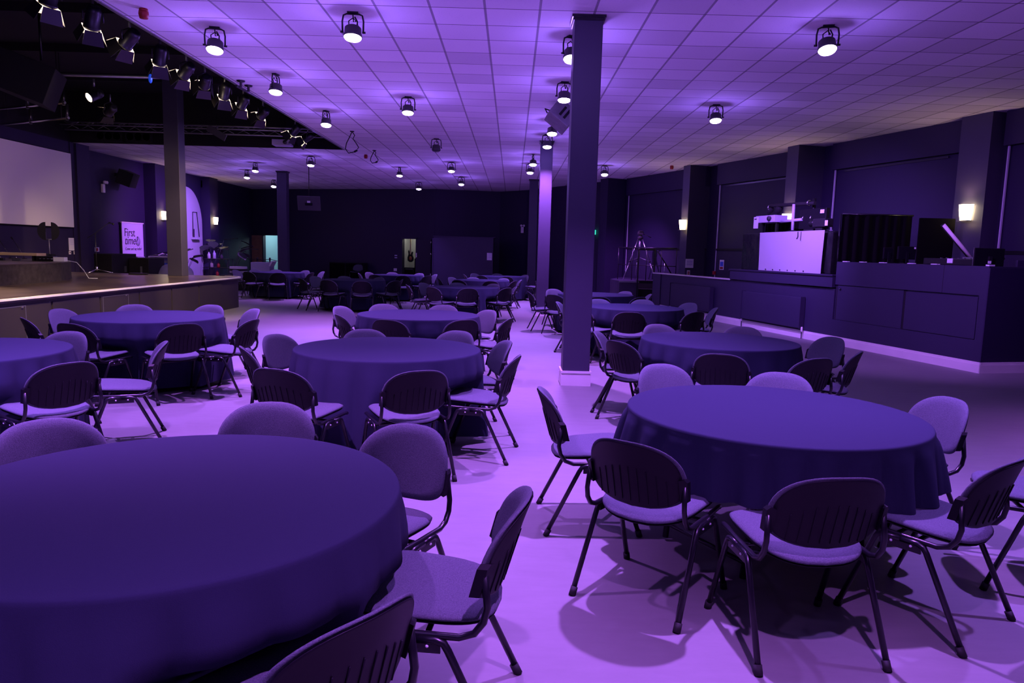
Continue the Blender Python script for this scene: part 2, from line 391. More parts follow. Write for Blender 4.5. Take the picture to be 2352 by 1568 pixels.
# split round baffle in front of the screen
dk = thing('split_round_shield', 'black round shield split by a wide gap, standing before the screen', 'stage equipment', (-10.35, 16.35, RTZ), .35)
for s_ in (-1, 1):
    p = [(s_*(.055+.16*cos(a)), .20*sin(a)) for a in [(-pi/2)+pi*k/12 for k in range(13)]]
    b = MB(); n = len(p); b.add([(x, -.012, .62+z) for x, z in p]+[(x, .012, .62+z) for x, z in p], [tuple(range(n)), tuple(reversed(range(n, 2*n)))]+[(i, (i+1) % n, n+(i+1) % n, n+i) for i in range(n)])
    b.build('half_disc', 'black', dk)
MB().tube([(0, 0, 0), (0, 0, .44)], .012, 8).tube([(-.1, 0, .44), (.1, 0, .44)], .01, 8).tube([(-.06, 0, .44), (-.06, 0, .6)], .008, 6).tube([(.06, 0, .44), (.06, 0, .6)], .008, 6).build('stem', 'greymetal', dk)
MB().lathe([(.13, 0), (.13, .012), (.02, .025), (0, .025)], 20).build('base', 'blackgloss', dk)

def mic_stand(name, label, loc, rz, h, up=True, m='steel'):
    o = thing(name, label, 'microphone stand', loc, rz)
    MB().tube([(0, 0, .09), (0, 0, h)], .011, 8).build('pole', m, o)
    for k in range(3):
        a = k*2*pi/3+.3; MB().tube([(0, 0, .10), (.33*cos(a), .33*sin(a), .012)], .010, 8).ball((.34*cos(a), .34*sin(a), .013), .013, 6).build('leg', 'chrome', o)
    MB().lathe([(.022, .06), (.03, .09), (.03, .14), (.012, .17)], 12).build('hub', 'chrome', o)
    MB().tube([(-.18, 0, h-.12), (0, 0, h), (.30, 0, h+.24)], .009, 8).build('boom', m, o)
    b = MB(); b.tube([(.30, 0, h+.24), (.33, 0, h+.262), (.40, 0, h+.24)], .013, 8, rs=[.013, .018, .016]); b.ball((.42, 0, h+.233), .028, 8); b.build('microphone', 'steel', o)
    return o
mic_stand('microphone_stand', 'tripod boom microphone stand standing alone on the stage', (-10.25, 18.0, SZ), .15, .98)
for j, (x, y) in enumerate(((-11.2, 16.0), (-11.0, 16.15))):
    o = thing('gooseneck_microphone', ['thin dark gooseneck microphone behind the plank, before the lower wall', 'second gooseneck microphone, next along towards the split round shield'][j], 'microphone', (x, y, RTZ), .2)
    MB().tube([(.2, 0, .0), (.1, 0, .2), (-.02, 0, .42)], .006, 6).build('neck', 'steel', o); MB().tube([(-.02, 0, .42), (-.05, 0, .47)], .016, 8).build('capsule', 'black', o)
    MB().lathe([(.05, 0), (.05, .015), (0, .015)], 12, (.2, 0, 0)).build('base', 'blackgloss', o)
tag(MB().cbox((-9.1, 17.75, SZ+.02), (.42, .10, .04), RZ(.1)).build('pedal_board', 'blackgloss'), 'flat black bar lying on the stage floor by the stand', 'pedal board')

# projection screen
sc = thing('projection_screen', 'large pale projection screen glowing pinkish on the stage wall', 'screen', (-11.98, 17.7, 1.86))
MB().box(-.05, .0, -3.6, 2.36, -.0, 2.0).build('frame', 'black', sc)
MB().box(0, .012, -3.56, 2.32, .02, 1.98).build('fabric', 'screen', sc)

# things on the stage wall
def wall_sheet(name, label, cat, c, wy, hz, m='paper', extra=None):
    o = thing(name, label, cat, c)
    MB().box(0, .012, -wy/2, wy/2, -hz/2, hz/2).build('sheet', m, o)
    if extra: extra(o)
    return o
def lines(o, wy, hz, n, m='palegrey', x=.0125, top=.8):
    for k in range(n):
        z = hz/2*top - k*hz*.13; MB().box(x, x+.002, -wy*.36, wy*(.36 if k % 2 else .2), z-.012, z).build('print', m, o)
wall_sheet('notice_sheet', 'white notice sheet stuck below the screen', 'notice', (-12.05, 20.02, 1.42), .30, .34, extra=lambda o: lines(o, .3, .34, 4))
for j, y in enumerate((19.9, 20.12)):
    o = thing('wall_socket', ['small double wall socket under the notice sheet', 'wall socket next to the first, nearer the dark pilaster'][j], 'socket', (-12.05, y, 1.19))
    MB().box(0, .012, -.045, .045, -.045, .045).build('plate', 'white', o, bevel=.004); MB().box(.012, .015, -.02, .02, -.012, .02).build('switch', 'ink', o)
wall_sheet('fire_sign', 'white sign with a red panel above a red call point', 'sign', (-12.5, 22.0, 1.27), .22, .13, extra=lambda o: MB().box(.012, .014, -.06, .05, -.045, .045).build('red_panel', 'red', o))
tag(MB().cbox((-12.47, 22.15, 1.09), (.06, .22, .10)).build('call_point', 'red'), 'red call point box under the fire sign', 'fire call point')
def emergency(label, loc, rz):
    o = thing('emergency_light', label, 'emergency light', loc, rz)
    MB().box(-.06, .06, 0, .07, -.16, .10).build('case', 'white', o, bevel=.01)
    for s_ in (-1, 1): MB().lathe([(.045, 0), (.05, .05), (.03, .07), (0, .07)], 14, (s_*.055, .09, .15), 0, Matrix.Rotation(-pi/2, 3, 'X')).build('lamp_head', 'white', o)
    return o
emergency('white twin headed emergency light on the stage side wall', (-12.49, 22.4, 3.14), -pi/2)
emergency('white emergency light on the back wall near the middle pillars', (.40, 31.75, 2.5), pi+.1)
sp = thing('wall_loudspeaker', 'black loudspeaker angled down from the stage side wall', 'loudspeaker', (-12.42, 23.2, 3.6), -pi/2)
MB().prism([(-.28, .12), (.28, .12), (.2, .55), (-.2, .55)], -.22, .22).build('cabinet', 'black', sp).rotation_euler = (-.35, 0, 0)
MB().box(-.26, .26, .115, .125, -.20, .20).build('grille', 'plastic', sp).rotation_euler = (-.35, 0, 0)
MB().box(-.05, .05, -.08, .2, -.05, .05).build('bracket', 'steel', sp)
tag(MB().box(-12.5, -12.44, 29.5, 29.95, 3.75, 4.02).build('wall_vent', 'dado'), 'square vent box high on the wall above the white arch', 'vent')
# banner
bn = thing('welcome_banner', 'pale banner printed First time? leaning on the wall behind black cases', 'banner', (-12.42, 23.95, 1.0), 0)
MB().box(-.01, .012, -.66, .66, -.99, 1.12).build('board', 'palegrey', bn)
MB().box(-.015, .03, -.69, .69, 1.12, 1.155).build('top_rail', 'white', bn)
def text(body, size, loc, shear=0., m='ink', parent=None, rot=(pi/2, 0, pi/2), sx=1.):
    c = bpy.data.curves.new('lettering', 'FONT'); c.body = body; c.size = size; c.shear = shear; c.extrude = .002
    t_ = bpy.data.objects.new('lettering_source', c); COL.objects.link(t_)
    me = bpy.data.meshes.new_from_object(t_.evaluated_get(bpy.context.evaluated_depsgraph_get()))
    bpy.data.objects.remove(t_); me.materials.clear(); me.materials.append(MT[m])
    o = link('lettering', me, parent, loc); o.rotation_euler = rot; o.scale = (sx, 1, 1); return o
d = MB().lathe([(.16, 0), (.16, .002), (0, .002)], 28, (.012, .30, .55), 0, Matrix.Rotation(pi/2, 3, 'Y')); d.build('disc', 'lavender', bn)
text('First', .37, (.017, -.54, .70), 0, parent=bn); text('time?', .38, (.017, -.54, .44), .28, parent=bn)
MB().box(.012, .014, -.52, .56, .385, .390).build('rule', 'ink', bn); text('Come and say hello!', .125, (.016, -.52, .26), .25, parent=bn)

# sconces
def sconce(label, loc, rz, e=9):
    o = thing('wall_sconce', label, 'wall light', loc, rz)
    MB().box(-.07, .07, 0, .02, -.13, .13).build('back_plate', 'greymetal', o)
    b = MB(); n = 10
    pr = [(-.115, .10), (-.13, .135), (-.13, .145)]
    for q in range(2):
        R0, R1 = ((.10, .135), (.092, .127))[q]; ar_ = [(pi*k/10) for k in range(11)]
        vs = [(R0*cos(a), .02+R0*sin(a)*.95, -.15) for a in ar_]+[((R0*.5+R1*.5)*1.06*cos(a), .02+(R0+R1)*.5*1.06*sin(a)*.95, .0) for a in ar_]+[(R1*cos(a), .02+R1*sin(a)*.95, .13) for a in ar_]
        b.add(vs, [(r*11+k, r*11+k+1, (r+1)*11+k+1, (r+1)*11+k) for r in range(2) for k in range(10)], 0, True)
    b.build('shade', 'warmglass', o)
    MB().box(-.11, .11, .015, .12, -.165, -.15).build('tray', 'greymetal', o)
    light('sconce_up', 'SPOT', (0, .13, .16), e*1.5, (1., .58, .50), o, .06, 140, .8, (0, .75, 3.))
    light('sconce_glow', 'POINT', (0, .17, -.22), e*.12, (1., .68, .34), o, .05)
    return o
for j, (p, tn, nn) in enumerate(pil_pts[1:]):
    mid = (Vector(p[0])+Vector(p[1]))/2
    sconce(['lit wall sconce on the pilaster beside the camera tripod', 'lit wall sconce just behind the clamp rig and white sheet', 'lit square wall sconce above the leaning white batten'][j], (mid.x, mid.y, 2.46), atan2(-nn[1], -nn[0])-pi/2)
sconce('lit wall sconce between the welcome banner and the stage pillar', (-12.1, 25.38, 2.46), -pi/2)
sconce('lit wall sconce past the white arch', (-12.15, 29.9, 2.46), -pi/2)

# arch and the things around it
ar = MB(); pts = [(26.72, 0)] + [(28.08-1.36*cos(pi*k/20), 2.25+1.41*sin(pi*k/20)) for k in range(21)] + [(29.44, 0)]
n = len(pts)
ar.add([(-12.46, y, z) for y, z in pts]+[(-12.5, y, z) for y, z in pts], [tuple(reversed(range(n))), tuple(range(n, 2*n))]+[(i, n+i, n+(i+1) % n, (i+1) % n) for i in range(n)])
tag(ar.build('arch_panel', 'sheet'), 'white round topped arch panel against the wall beside the stage pillar', 'arch panel')
pf = thing('picture_frame', 'thin black frame hung tilted on the white arch', 'picture', (-12.44, 28.75, 2.28), 0)
for a_, b_ in (((-.2, .45), (-.22, -.5)), ((.17, .45), (.33, -.5)), ((-.2, .45), (.17, .45))):
    MB().tube([(0, a_[0], a_[1]), (0.01, b_[0], b_[1])], .012, 6).build('rail', 'black', pf)
MB().box(0, .02, -.24, -.12, -.52, -.2).build('print', 'ink', pf)
tag(MB().box(-12.46, -12.3, 28.4, 29.0, 1.68, 1.76).build('wall_ledge', 'sheet'), 'small white ledge on the arch under the black frame', 'ledge')
def plant(label, loc, leaves, s_, seed):
    o = thing('potted_plant', label, 'plant', loc); r = random.Random(seed)
    MB().lathe([(.12, 0), (.17, .28), (.16, .30), (.13, .28), (0, .27)], 16).build('pot', 'pot', o)
    b = MB(); stm = MB()
    for k in range(leaves):
        a = r.uniform(0, 2*pi); tl = r.uniform(.25, .6)*s_; hh = r.uniform(.7, 1.15)*s_
        tip = Vector((tl*cos(a), tl*sin(a), .28+hh)); stm.tube([(0, 0, .27), tip*.5+Vector((0, 0, .1)), tip], .006, 6)
        dr = Vector((cos(a), sin(a), r.uniform(-.6, .5))).normalized(); sd = dr.cross(Vector((0, 0, 1))).normalized(); up = sd.cross(dr)
        L_ = .42*s_; W_ = .15*s_
        def f(u, v):
            wdt = W_*sin(pi*min(max(u, .03), .97))**.7; return tip+dr*(L_*u)+sd*(wdt*(v-.5)*2)+up*(-.12*L_*u*u-abs(v-.5)*-.06)
        b.grid(f, 8, 4)
    stm.build('stems', 'leaf', o); b.build('leaves', 'leaf', o)
    return o
plant('dark broad leaved plant in front of the white arch', (-11.6, 28.1, 0), 7, 1.25, 4)
plant('dark leafy plant past the white arch', (-11.4, 29.6, 0), 11, 1.2, 8)
plant('broad leaved plant before the sconce, half behind the stage pillar', (-11.15, 24.65, 0), 8, .95, 13)
tr = thing('drinks_trolley', 'black two shelf trolley holding bottles and jars by the arch', 'trolley', (-10.95, 27.2, 0))
for x in (-.45, .45):
    for y in (-.25, .25): MB().tube([(x, y, 0), (x, y, .98)], .012, 6).build('leg', 'steel', tr)
for z in (.35, .66, .98): MB().box(-.47, .47, -.27, .27, z-.02, z).build('shelf', 'blackgloss', tr)
BT = [(-11.25, 27.1, .98, .24, 'white jar on the trolley top next to the stage pillar', 'sheet'), (-11.05, 27.1, .98, .30, 'tall pale bottle in the middle of the trolley top', 'lavender'), (-10.8, 27.15, .98, .16, 'dark bottle at the end of the trolley top', 'ink'),
      (-11.15, 27.1, .66, .22, 'pale jar on the trolley middle shelf by the pillar', 'sheet'), (-10.9, 27.1, .66, .18, 'reddish bottle on the trolley middle shelf', 'red'), (-10.95, 27.1, .35, .2, 'red tub on the trolley bottom shelf', 'red')]
for x, y, z, h, lb, m in BT:
    tag(MB().lathe([(.05, 0), (.055, .02), (.055, h*.65), (.02, h*.85), (.02, h), (0, h)], 12, (x, y, z)).build('bottle', m), lb, 'bottle', 'jars and bottles on the trolley')
dr = thing('snare_drum', 'white shelled drum on a low stand past the trolley', 'drum', (-9.75, 26.0, 0))
MB().lathe([(.29, .52), (.3, .53), (.3, .74), (.29, .75), (0, .75)], 24).build('shell', 'sheet', dr); MB().lathe([(.305, .60), (.312, .61), (.312, .66), (.305, .67)], 24).build('band', 'black', dr)
for k in range(3): MB().tube([(.05*cos(2.1*k), .05*sin(2.1*k), .52), (.3*cos(2.1*k), .3*sin(2.1*k), 0)], .014, 6).build('leg', 'chrome', dr)
bx = thing('equipment_case', 'black case with white markings in front of the white drum', 'case', (-9.2, 24.6, 0))
MB().box(-.55, .55, -.3, .3, 0, .50).build('body', 'black', bx, bevel=.01)
for k in range(9): MB().box(-.5+k*.11, -.44+k*.11, -.303, -.299, .36, .40).build('marking', 'paper', bx)
bo = thing('storage_box', 'lavender tinted open box behind the stage end', 'box', (-9.2, 26.9, 0))
MB().box(-.35, .35, -.25, .25, .0, .90).build('body', 'lavender', bo, bevel=.01); MB().cbox((.38, 0, .86), (.05, .5, .2), Matrix.Rotation(.5, 3, 'Y')).build('flap', 'paper', bo)
bb = thing('bean_bag', 'lavender bean bag slumped at the foot of the stage pillar', 'bean bag', (-10.75, 23.0, 0))
def bag(u, v):
    a = 2*pi*u; q = pi*v; k = 1+.06*sin(5*a+2*q); return (.72*sin(q)*cos(a)*k, .5*sin(q)*sin(a)*k, .40-.40*cos(q)*(1.0 if q < pi/2 else 1.2) + .1*cos(a)*sin(q))
MB().grid(bag, 24, 12).build('cover', 'lavender', bb)
sh = thing('shelf_unit', 'white open shelf unit with oddments behind the stage, beside the pillar', 'shelf unit', (-11.5, 24.0, 0))
MB().box(-.36, -.33, -.2, .2, 0, 1.08).build('side', 'white', sh); MB().box(.33, .36, -.2, .2, 0, 1.08).build('side', 'white', sh)
for z in (.02, .55, 1.05): MB().box(-.33, .33, -.2, .2, z, z+.03).build('shelf', 'white', sh)
MB().box(-.33, .33, .19, .2, .05, 1.05).build('back_board', 'lavender', sh)
for x, y, z, sx, sz, lb, m in ((-11.65, 24.0, .58, .16, .2, 'blue lavender carton inside the white shelf unit', 'lavender'), (-11.38, 24.0, .58, .12, .28, 'blue bottle carton standing in the shelf unit', 'bluesign')):
    tag(MB().box(x-sx/2, x+sx/2, y-.1, y+.1, z, z+sz).build('carton', m, bevel=.004), lb, 'carton', 'cartons in the shelf unit')
tag(MB().grid(lambda u, v: (-11.85+.75*u, 23.85+.3*v, 1.082+.10*abs(sin(7*u+3*v))*(1-abs(2*u-1))+.01), 14, 8).build('crumpled_cloth', 'sheet'), 'white crumpled cloth lying on top of the shelf unit', 'cloth')
bk = MB(); bk.box(-12.1, -11.9, 23.2, 23.6, 0, .55); tag(bk.build('pale_carton', 'lavender', bevel=.006), 'tall pale carton between the black cases and the shelf unit, lower one', 'carton')
tag(MB().box(-12.12, -11.88, 23.18, 23.62, .551, 1.06).build('pale_carton', 'lavender', bevel=.006), 'pale carton stacked on another beside the shelf unit', 'carton')
fc = thing('flight_case', 'big black flight case on the floor under the banner', 'case', (-12.0, 21.9, 0))
MB().box(-.3, .4, -.75, .65, 0, 1.16).build('body', 'black', fc, bevel=.015); MB().box(.40, .41, -.08, .04, .62, .80).build('latch', 'greymetal', fc)
fc2 = thing('flight_case', 'second black flight case, nearer the pale cartons', 'case', (-11.25, 22.45, 0))
MB().box(-.28, .32, -.5, .5, 0, 1.05).build('body', 'black', fc2, bevel=.015); MB().box(.06, .12, -.505, -.5, .6, .8).build('latch', 'greymetal', fc2)

# ------------------------------------------------------------------ doorways in the back wall
def room(name, t0, t1, depth, z1, m):
    b = MB(); R_ = RZ(back_rz); c = back(0, -.2)
    def put(x0, x1, y0, y1, z0, z1_): 
        m_ = ((x0+x1)/2, (y0+y1)/2, (z0+z1_)/2); p = c + R_ @ Vector(m_); b.cbox(p, (x1-x0, y1-y0, z1_-z0), R_)
    put(t0-.06, t1+.06, depth, depth+.06, 0, z1); put(t0-.12, t0-.06, 0, depth, 0, z1); put(t1+.06, t1+.12, 0, depth, 0, z1); put(t0-.12, t1+.12, 0, depth+.06, z1, z1+.05)
    return struct(b.build(name, m))
room('wall_hall', .2, 2.6, 1.6, 2.5, 'hall'); room('wall_store', 7.6, 9.0, 1.3, 2.4, 'storewall')
light('hall_lamp', 'POINT', back(1.3, -1.0, 2.2), 30, (.70, .95, 1.), None, .12)
light('store_lamp', 'POINT', back(8.2, -.8, 2.2), 10., (1., .97, .90), None, .1)
d1 = thing('door_1', 'brown veneered door standing open beside the lit hallway', 'door', back(.52, .03), back_rz+pi+.35); d1['kind'] = 'structure'
MB().box(0, .80, -.045, 0, .02, 1.98).build('leaf', 'doorwood', d1); MB().box(.66, .74, .0, .05, .98, 1.02).build('door_handle', 'chrome', d1)
fr = MB()
for x in (-.05, .88): fr.box(x, x+.05, -.02, .03, 0, 2.02)
fr.box(-.05, .93, -.02, .03, 1.99, 2.05); o = struct(fr.build('door_frame', 'wall', None, back(.53, .0))); o.rotation_euler = (0, 0, back_rz)
o = thing('notice_board', 'white board on the far wall of the lit hallway', 'board', back(.95, -1.72, 1.0), back_rz); MB().box(-.33, .33, -.03, 0, -.35, .35).build('panel', 'paper', o)
for j, x in enumerate((.85, 1.28)):
    o = thing('hall_picture', ['small dark picture high in the lit hallway, by the door leaf', 'wider dark picture high in the lit hallway, by the pillar'][j], 'picture', back(x, -1.74, 1.95), back_rz); MB().box(-.12-.06*j, .12+.06*j, -.03, 0, -.12, .12).build('frame', 'ink', o)
for j, (x, y) in enumerate(((-10.95, 31.4), (-10.35, 31.2))):
    o = thing('barrier_post', ['black belt barrier post in front of the brown door', 'black belt barrier post in front of the lit hallway'][j], 'barrier post', (x, y, 0), 0, 'belt barrier by the doorway')
    MB().lathe([(.17, 0), (.17, .02), (.03, .04), (0, .04)], 18).build('base', 'blackgloss', o); MB().tube([(0, 0, .03), (0, 0, .95)], .03, 10).build('post', 'black', o); MB().lathe([(.04, .88), (.04, 1.0), (0, 1.0)], 12).build('cap', 'black', o)
    tag(MB().tube([(x+(-.55 if j == 0 else -.55), y+.12, .93 if j == 0 else .92), (x-.25, y+.05, .90), (x, y, .93)], .012, 6).tube([(x, y, .93), (x+.25+.3*j, y+.05, .84-.02*j), (x+.55+.35*j, y+.2, .80)], .012, 6).build('barrier_belt', 'black'), ['black belt run from the post before the brown door', 'black belt drooping across the lit hallway'][j], 'barrier belt')
# store room door with a guitar behind it
d2 = thing('door_2', 'dark painted door folded back beside the storeroom opening', 'door', back(8.62, .03), back_rz-.05); d2['kind'] = 'structure'
MB().box(0, .76, -.045, 0, .02, 1.96).build('leaf', 'dado', d2); MB().box(.03, .07, -.06, -.045, 1.16, 1.36).build('push_plate', 'chrome', d2)
for z in (.4, 1.3, 1.8): MB().box(.74, .78, -.06, -.04, z, z+.07).build('hinge', 'chrome', d2)
o = struct(MB().box(-.06, 0, -.04, .02, 0, 2.02).box(.66, .72, -.04, .02, 0, 2.02).box(-.06, .72, -.04, .02, 1.97, 2.05).build('door_frame', 'dado', None, back(7.94, .0))); o.rotation_euler = (0, 0, back_rz)
g = thing('electric_guitar', 'sunburst electric guitar hanging in the storeroom doorway', 'guitar', back(7.98, -.75, 1.08), back_rz)
gb = [(-.02, .26), (-.09, .40), (-.12, .34), (-.10, .2), (-.15, .05), (-.14, -.08), (-.05, -.15), (.06, -.15), (.15, -.07), (.15, .04), (.09, .18), (.12, .30), (.08, .33), (.03, .25)]
b = MB(); n = len(gb); b.add([(x, -.02, z) for x, z in gb]+[(x, .02, z) for x, z in gb], [tuple(range(n)), tuple(reversed(range(n, 2*n)))]+[(i, n+i, n+(i+1) % n, (i+1) % n) for i in range(n)]); b.build('body', 'black', g)
MB().lathe([(.07, 0), (.07, .004), (0, .004)], 16, (0, -.022, .02), 0, Matrix.Diagonal((1, 1, 1.4)) @ Matrix.Rotation(pi/2, 3, 'X')).build('scratch_plate', 'sunburst', g)
MB().box(-.028, .028, -.03, -.01, .2, .95).build('neck', 'maple', g); MB().box(-.045, .045, -.03, -.01, .95, 1.10).build('headstock', 'maple', g)
o = thing('amplifier', 'small dark amplifier under the hanging guitar', 'amplifier', back(7.98, -.75, 0), back_rz); MB().box(-.25, .22, -.13, .13, 0, .68).build('cabinet', 'blackgloss', o, bevel=.01); MB().box(-.2, .17, -.135, -.13, .58, .64).build('control_strip', 'greymetal', o)
o = thing('hanging_coat', 'dark coat hanging inside the storeroom, by the folded door', 'coat', back(8.36, -.75, .75), back_rz); MB().prism([(-.14, -.08), (.12, -.08), (.12, .08), (-.14, .08)], -.7, .35).prism([(-.05, -.07), (.12, -.07), (.12, .07), (-.05, .07)], .35, 1.05).build('cloth', 'drape', o)
tag(MB().cbox(back(8.40, -.55, 1.32), (.16, .04, .05), RZ(back_rz)).build('light_switch', 'paper'), 'bright white switch box inside the storeroom', 'switch')
for j, z in enumerate((1.22, 1.12)):
    tag(MB().cbox(back(7.62, .02, z), (.12, .02, .05), RZ(back_rz)).build('wall_switch', 'palegrey'), ['small pale wall switch beside the storeroom, the upper one', 'small pale wall switch beside the storeroom, the lower one'][j], 'switch')
tag(MB().cbox(back(7.6, .03, .58), (.15, .03, .12), RZ(back_rz)).build('wall_socket', 'paper'), 'white socket low on the back wall by the storeroom', 'socket')
o = thing('low_cabinet', 'low black cabinet against the back wall behind a lone chair', 'cabinet', back(5.35, .32), back_rz)
MB().box(-.80, .85, -.28, .28, 0, .84).build('body', 'black', o, bevel=.01)
for x in (-.78, .04): MB().box(x, x+.78, -.295, -.28, .06, .80).build('door', 'drape', o)
# boxed-in partition at the back
pt = thing('partition_box', 'plain purple lit partition with a thin ledge, notice at its edge', 'partition', (-2.05, 30.7, 0))
MB().box(-1.24, 1.25, -.2, 1.3, 0, 2.07).build('body', 'counter', pt); MB().box(-1.27, 1.33, -.24, 1.3, 2.07, 2.10).build('ledge', 'dado', pt)
MB().box(-1.29, -1.24, -.22, .2, 0, 2.0).build('edge_post', 'dado', pt)
o = thing('notice_sheet', 'white notice on the edge of the back partition', 'notice', (-.95, 30.49, 1.30)); MB().box(-.105, .105, -.004, .0, -.15, .15).build('sheet', 'paper', o)
for k in range(3): MB().box(-.05, .07, -.006, -.004, .1-.07*k, .12-.07*k).build('print', 'palegrey', o)
tag(MB().cbox((3.0, 27.33, 2.33), (.14, .26, .17), RZ(-.6)).build('exit_sign', 'exitgreen'), 'green lit exit sign at the edge of the nearest pillar', 'exit sign')
o = thing('fire_extinguisher', 'red extinguisher hanging beside the unlit pillar', 'fire extinguisher', (1.25, 29.9, 0))
MB().lathe([(.075, .12), (.08, .14), (.08, .55), (.04, .62), (.03, .66), (0, .66)], 14).build('cylinder', 'red', o); MB().box(-.03, .06, -.02, .02, .66, .72).build('valve', 'black', o); MB().lathe([(.08, 0), (.09, .12), (0, .12)], 12).build('stand', 'black', o)

# hanging monitor
tv = thing('hanging_monitor', 'flat monitor hung from the ceiling on a rod, seen from behind', 'monitor', (-6.8, 24.5, 2.95), .0)
v = MB().box(-.37, .37, -.03, .03, -.24, .24).build('screen_body', 'lampbody', tv, bevel=.008); v.rotation_euler = (.35, 0, .1)
q = MB().box(-.05, .05, -.045, -.03, .03, .09).build('label_sticker', 'paper', tv); q.rotation_euler = (.35, 0, .1)
q = MB().box(-.12, .12, -.06, -.03, -.06, .02).build('mount_plate', 'plastic', tv); q.rotation_euler = (.35, 0, .1)
MB().tube([(0, 0, .1), (0, 0, CZ-2.955)], .014, 8).build('rod', 'steel', tv)

# ------------------------------------------------------------------ counter along the slanting wall
OC = Vector((6.69, 10.22, 0)); E1 = Vector((-.232, .9727, 0)); E2 = Vector((.9727, .232, 0)); CRZ = atan2(E2.y, E2.x)
def cp(s, t, z=0.): p = OC + E1*s + E2*t; p.z = z; return p
def cbx(b, s0, s1, t0, t1, z0, z1, m=0):       # box in counter axes (local x = out of the room, local y = along)
    return b.box(t0, t1, s0, s1, z0, z1, m)
ct = thing('counter', 'tall dark panelled desk counter with two recessed panels, end facing the front tables', 'counter', OC, CRZ)
b = MB(); cbx(b, 0, 3.22, .03, 1.1, 0, 1.515); b.build('body', 'counter', ct)
b = MB(); cbx(b, -.0, 3.22, 0, .03, 1.10, 1.515); cbx(b, -.0, 3.22, .0, .03, 0, .46); cbx(b, 0, .12, 0, .03, .46, 1.10); b.build('fascia', 'counter', ct)
b = MB(); cbx(b, .14, 1.50, .008, .03, .47, 1.075); b.build('sliding_panel', 'counter', ct)
b = MB(); cbx(b, 1.56, 3.16, .016, .03, .465, 1.085); b.build('sliding_panel', 'counter', ct)
for e0, e1 in ((1.50, 1.56), (3.165, 3.2)): b = MB(); cbx(b, e0, e1, .026, .034, .46, 1.10); b.build('shadow_gap', 'black', ct)
b = MB(); cbx(b, .78, .785, -.002, .001, 1.10, 1.515); b.build('panel_joint', 'black', ct)
MB().lathe([(.018, 0), (.014, .02), (0, .022)], 12, (.010, 3.08, 1.02), 0, Matrix.Rotation(-pi/2, 3, 'Y')).build('knob', 'steel', ct)
b = MB(); cbx(b, -.02, .0, .0, 2.6, 0, 1.49); b.build('end_panel', 'wall', ct)
pw = thing('parapet_wall', 'low dark wall with radiators running on from the desk counter', 'low wall', OC, CRZ)
b = MB(); cbx(b, 3.22, 11.13, 0, .14, 0, 1.02); b.build('body', 'counter', pw)
b = MB(); cbx(b, 6.87, 11.16, -.03, .18, 1.02, 1.045); b.build('cap', 'white', pw)
b = MB(); cbx(b, 10.62, 11.13, -.025, .0, 0, 1.02); b.build('end_pier', 'counter', pw)
bf = thing('box_shelf', 'boxed ledge standing proud of the low wall under the white sheet', 'ledge', OC, CRZ)
b = MB(); cbx(b, 3.24, 6.85, -.05, .75, 1.046, 1.25); b.build('body', 'counter', bf)
b = MB(); cbx(b, 3.22, 6.88, -.075, .80, 1.25, 1.28); b.build('top', 'dado', bf)
sk = MB(); cbx(sk, -.04, 11.13, -.022, -.001, 0, .12); cbx(sk, -.04, 11.13, -.012, -.001, .12, .155); cbx(sk, -.042, -.021, -.022, 2.6, 0, .12); cbx(sk, -.034, -.021, -.012, 2.6, .12, .155)
o = struct(sk.build('baseboard_right', 'white', None, OC)); o.rotation_euler = (0, 0, CRZ)
for j, (s0, s1) in enumerate(((7.62, 9.80), (4.05, 6.18))):
    r = thing('radiator', ['flat panel radiator under the pale capped end of the low wall', 'longer flat panel radiator under the boxed ledge'][j], 'radiator', OC, CRZ)
    b = MB(); cbx(b, s0, s1, -.10, -.06, .20, .80); b.build('front_panel', 'counter', r, bevel=.006)
    b = MB(); cbx(b, s0+.01, s1-.01, -.06, -.02, .22, .79); b.build('rear_panel', 'wall', r)
    for e0 in (s0-.012, s1): b = MB(); cbx(b, e0, e0+.012, -.115, -.015, .19, .815); b.build('end_cap', 'dado', r)
    MB().tube([(-.06, s0-.03, .20), (-.06, s0-.03, .0)], .009, 8).tube([(-.06, s1+.03, .20), (-.06, s1+.03, .0)], .009, 8).build('pipe', 'dado', r)
    MB().lathe([(.016, .13), (.02, .15), (.02, .21), (.012, .23), (0, .23)], 12, (-.06, s0-.03, 0)).build('valve', 'white', r)
    MB().lathe([(.016, .13), (.02, .15), (.02, .19), (0, .2)], 12, (-.06, s1+.03, 0)).build('valve', 'white', r)
# raised platform behind the low wall
pl = MB(); P = [cp(.0, 1.11), cp(3.3, 1.11), cp(3.3, .16), cp(11.1, .16), Vector((4.45, 21.2, 0)), Vector((4.45, 22.9, 0)), Vector((3.86, 22.9, 0)), Vector((3.86, 22.1, 0)), Vector((3.28, 22.1, 0)), Vector((3.2, 23.6, 0)), Vector((3.9, 26.0, 0)), Vector((5.6, 21.6, 0)), Vector((7.1, 17.4, 0)), Vector((8.3, 13.4, 0)), Vector((9.2, 10.8, 0))]
pf_ = thing('platform', 'dark raised platform behind the low wall, camera tripod on it', 'platform'); pf_['kind'] = 'structure'
pl.prism([(v.x, v.y) for v in P], 0, SZ).build('deck', 'dado', pf_)
MB().box(3.26, 3.86, 22.06, 22.1, SZ-.04, SZ+.004).build('nosing', 'greymetal', pf_)
stp = thing('platform_steps', 'dark steps up to the platform past the low wall', 'steps')
for k in range(3): MB().box(3.87, 4.44, 22.12+.26*k, 22.89, .25*k, .25*(k+1)-.02).box(3.865, 4.445, 22.11+.26*k, 22.89, .25*(k+1)-.02, .25*(k+1)).build('step', 'black', stp)
hr = thing('handrail', 'dark handrail with posts along the platform edge', 'handrail')
A_ = Vector((3.42, 23.5, 0)); B_ = Vector((4.98, 22.15, 0))
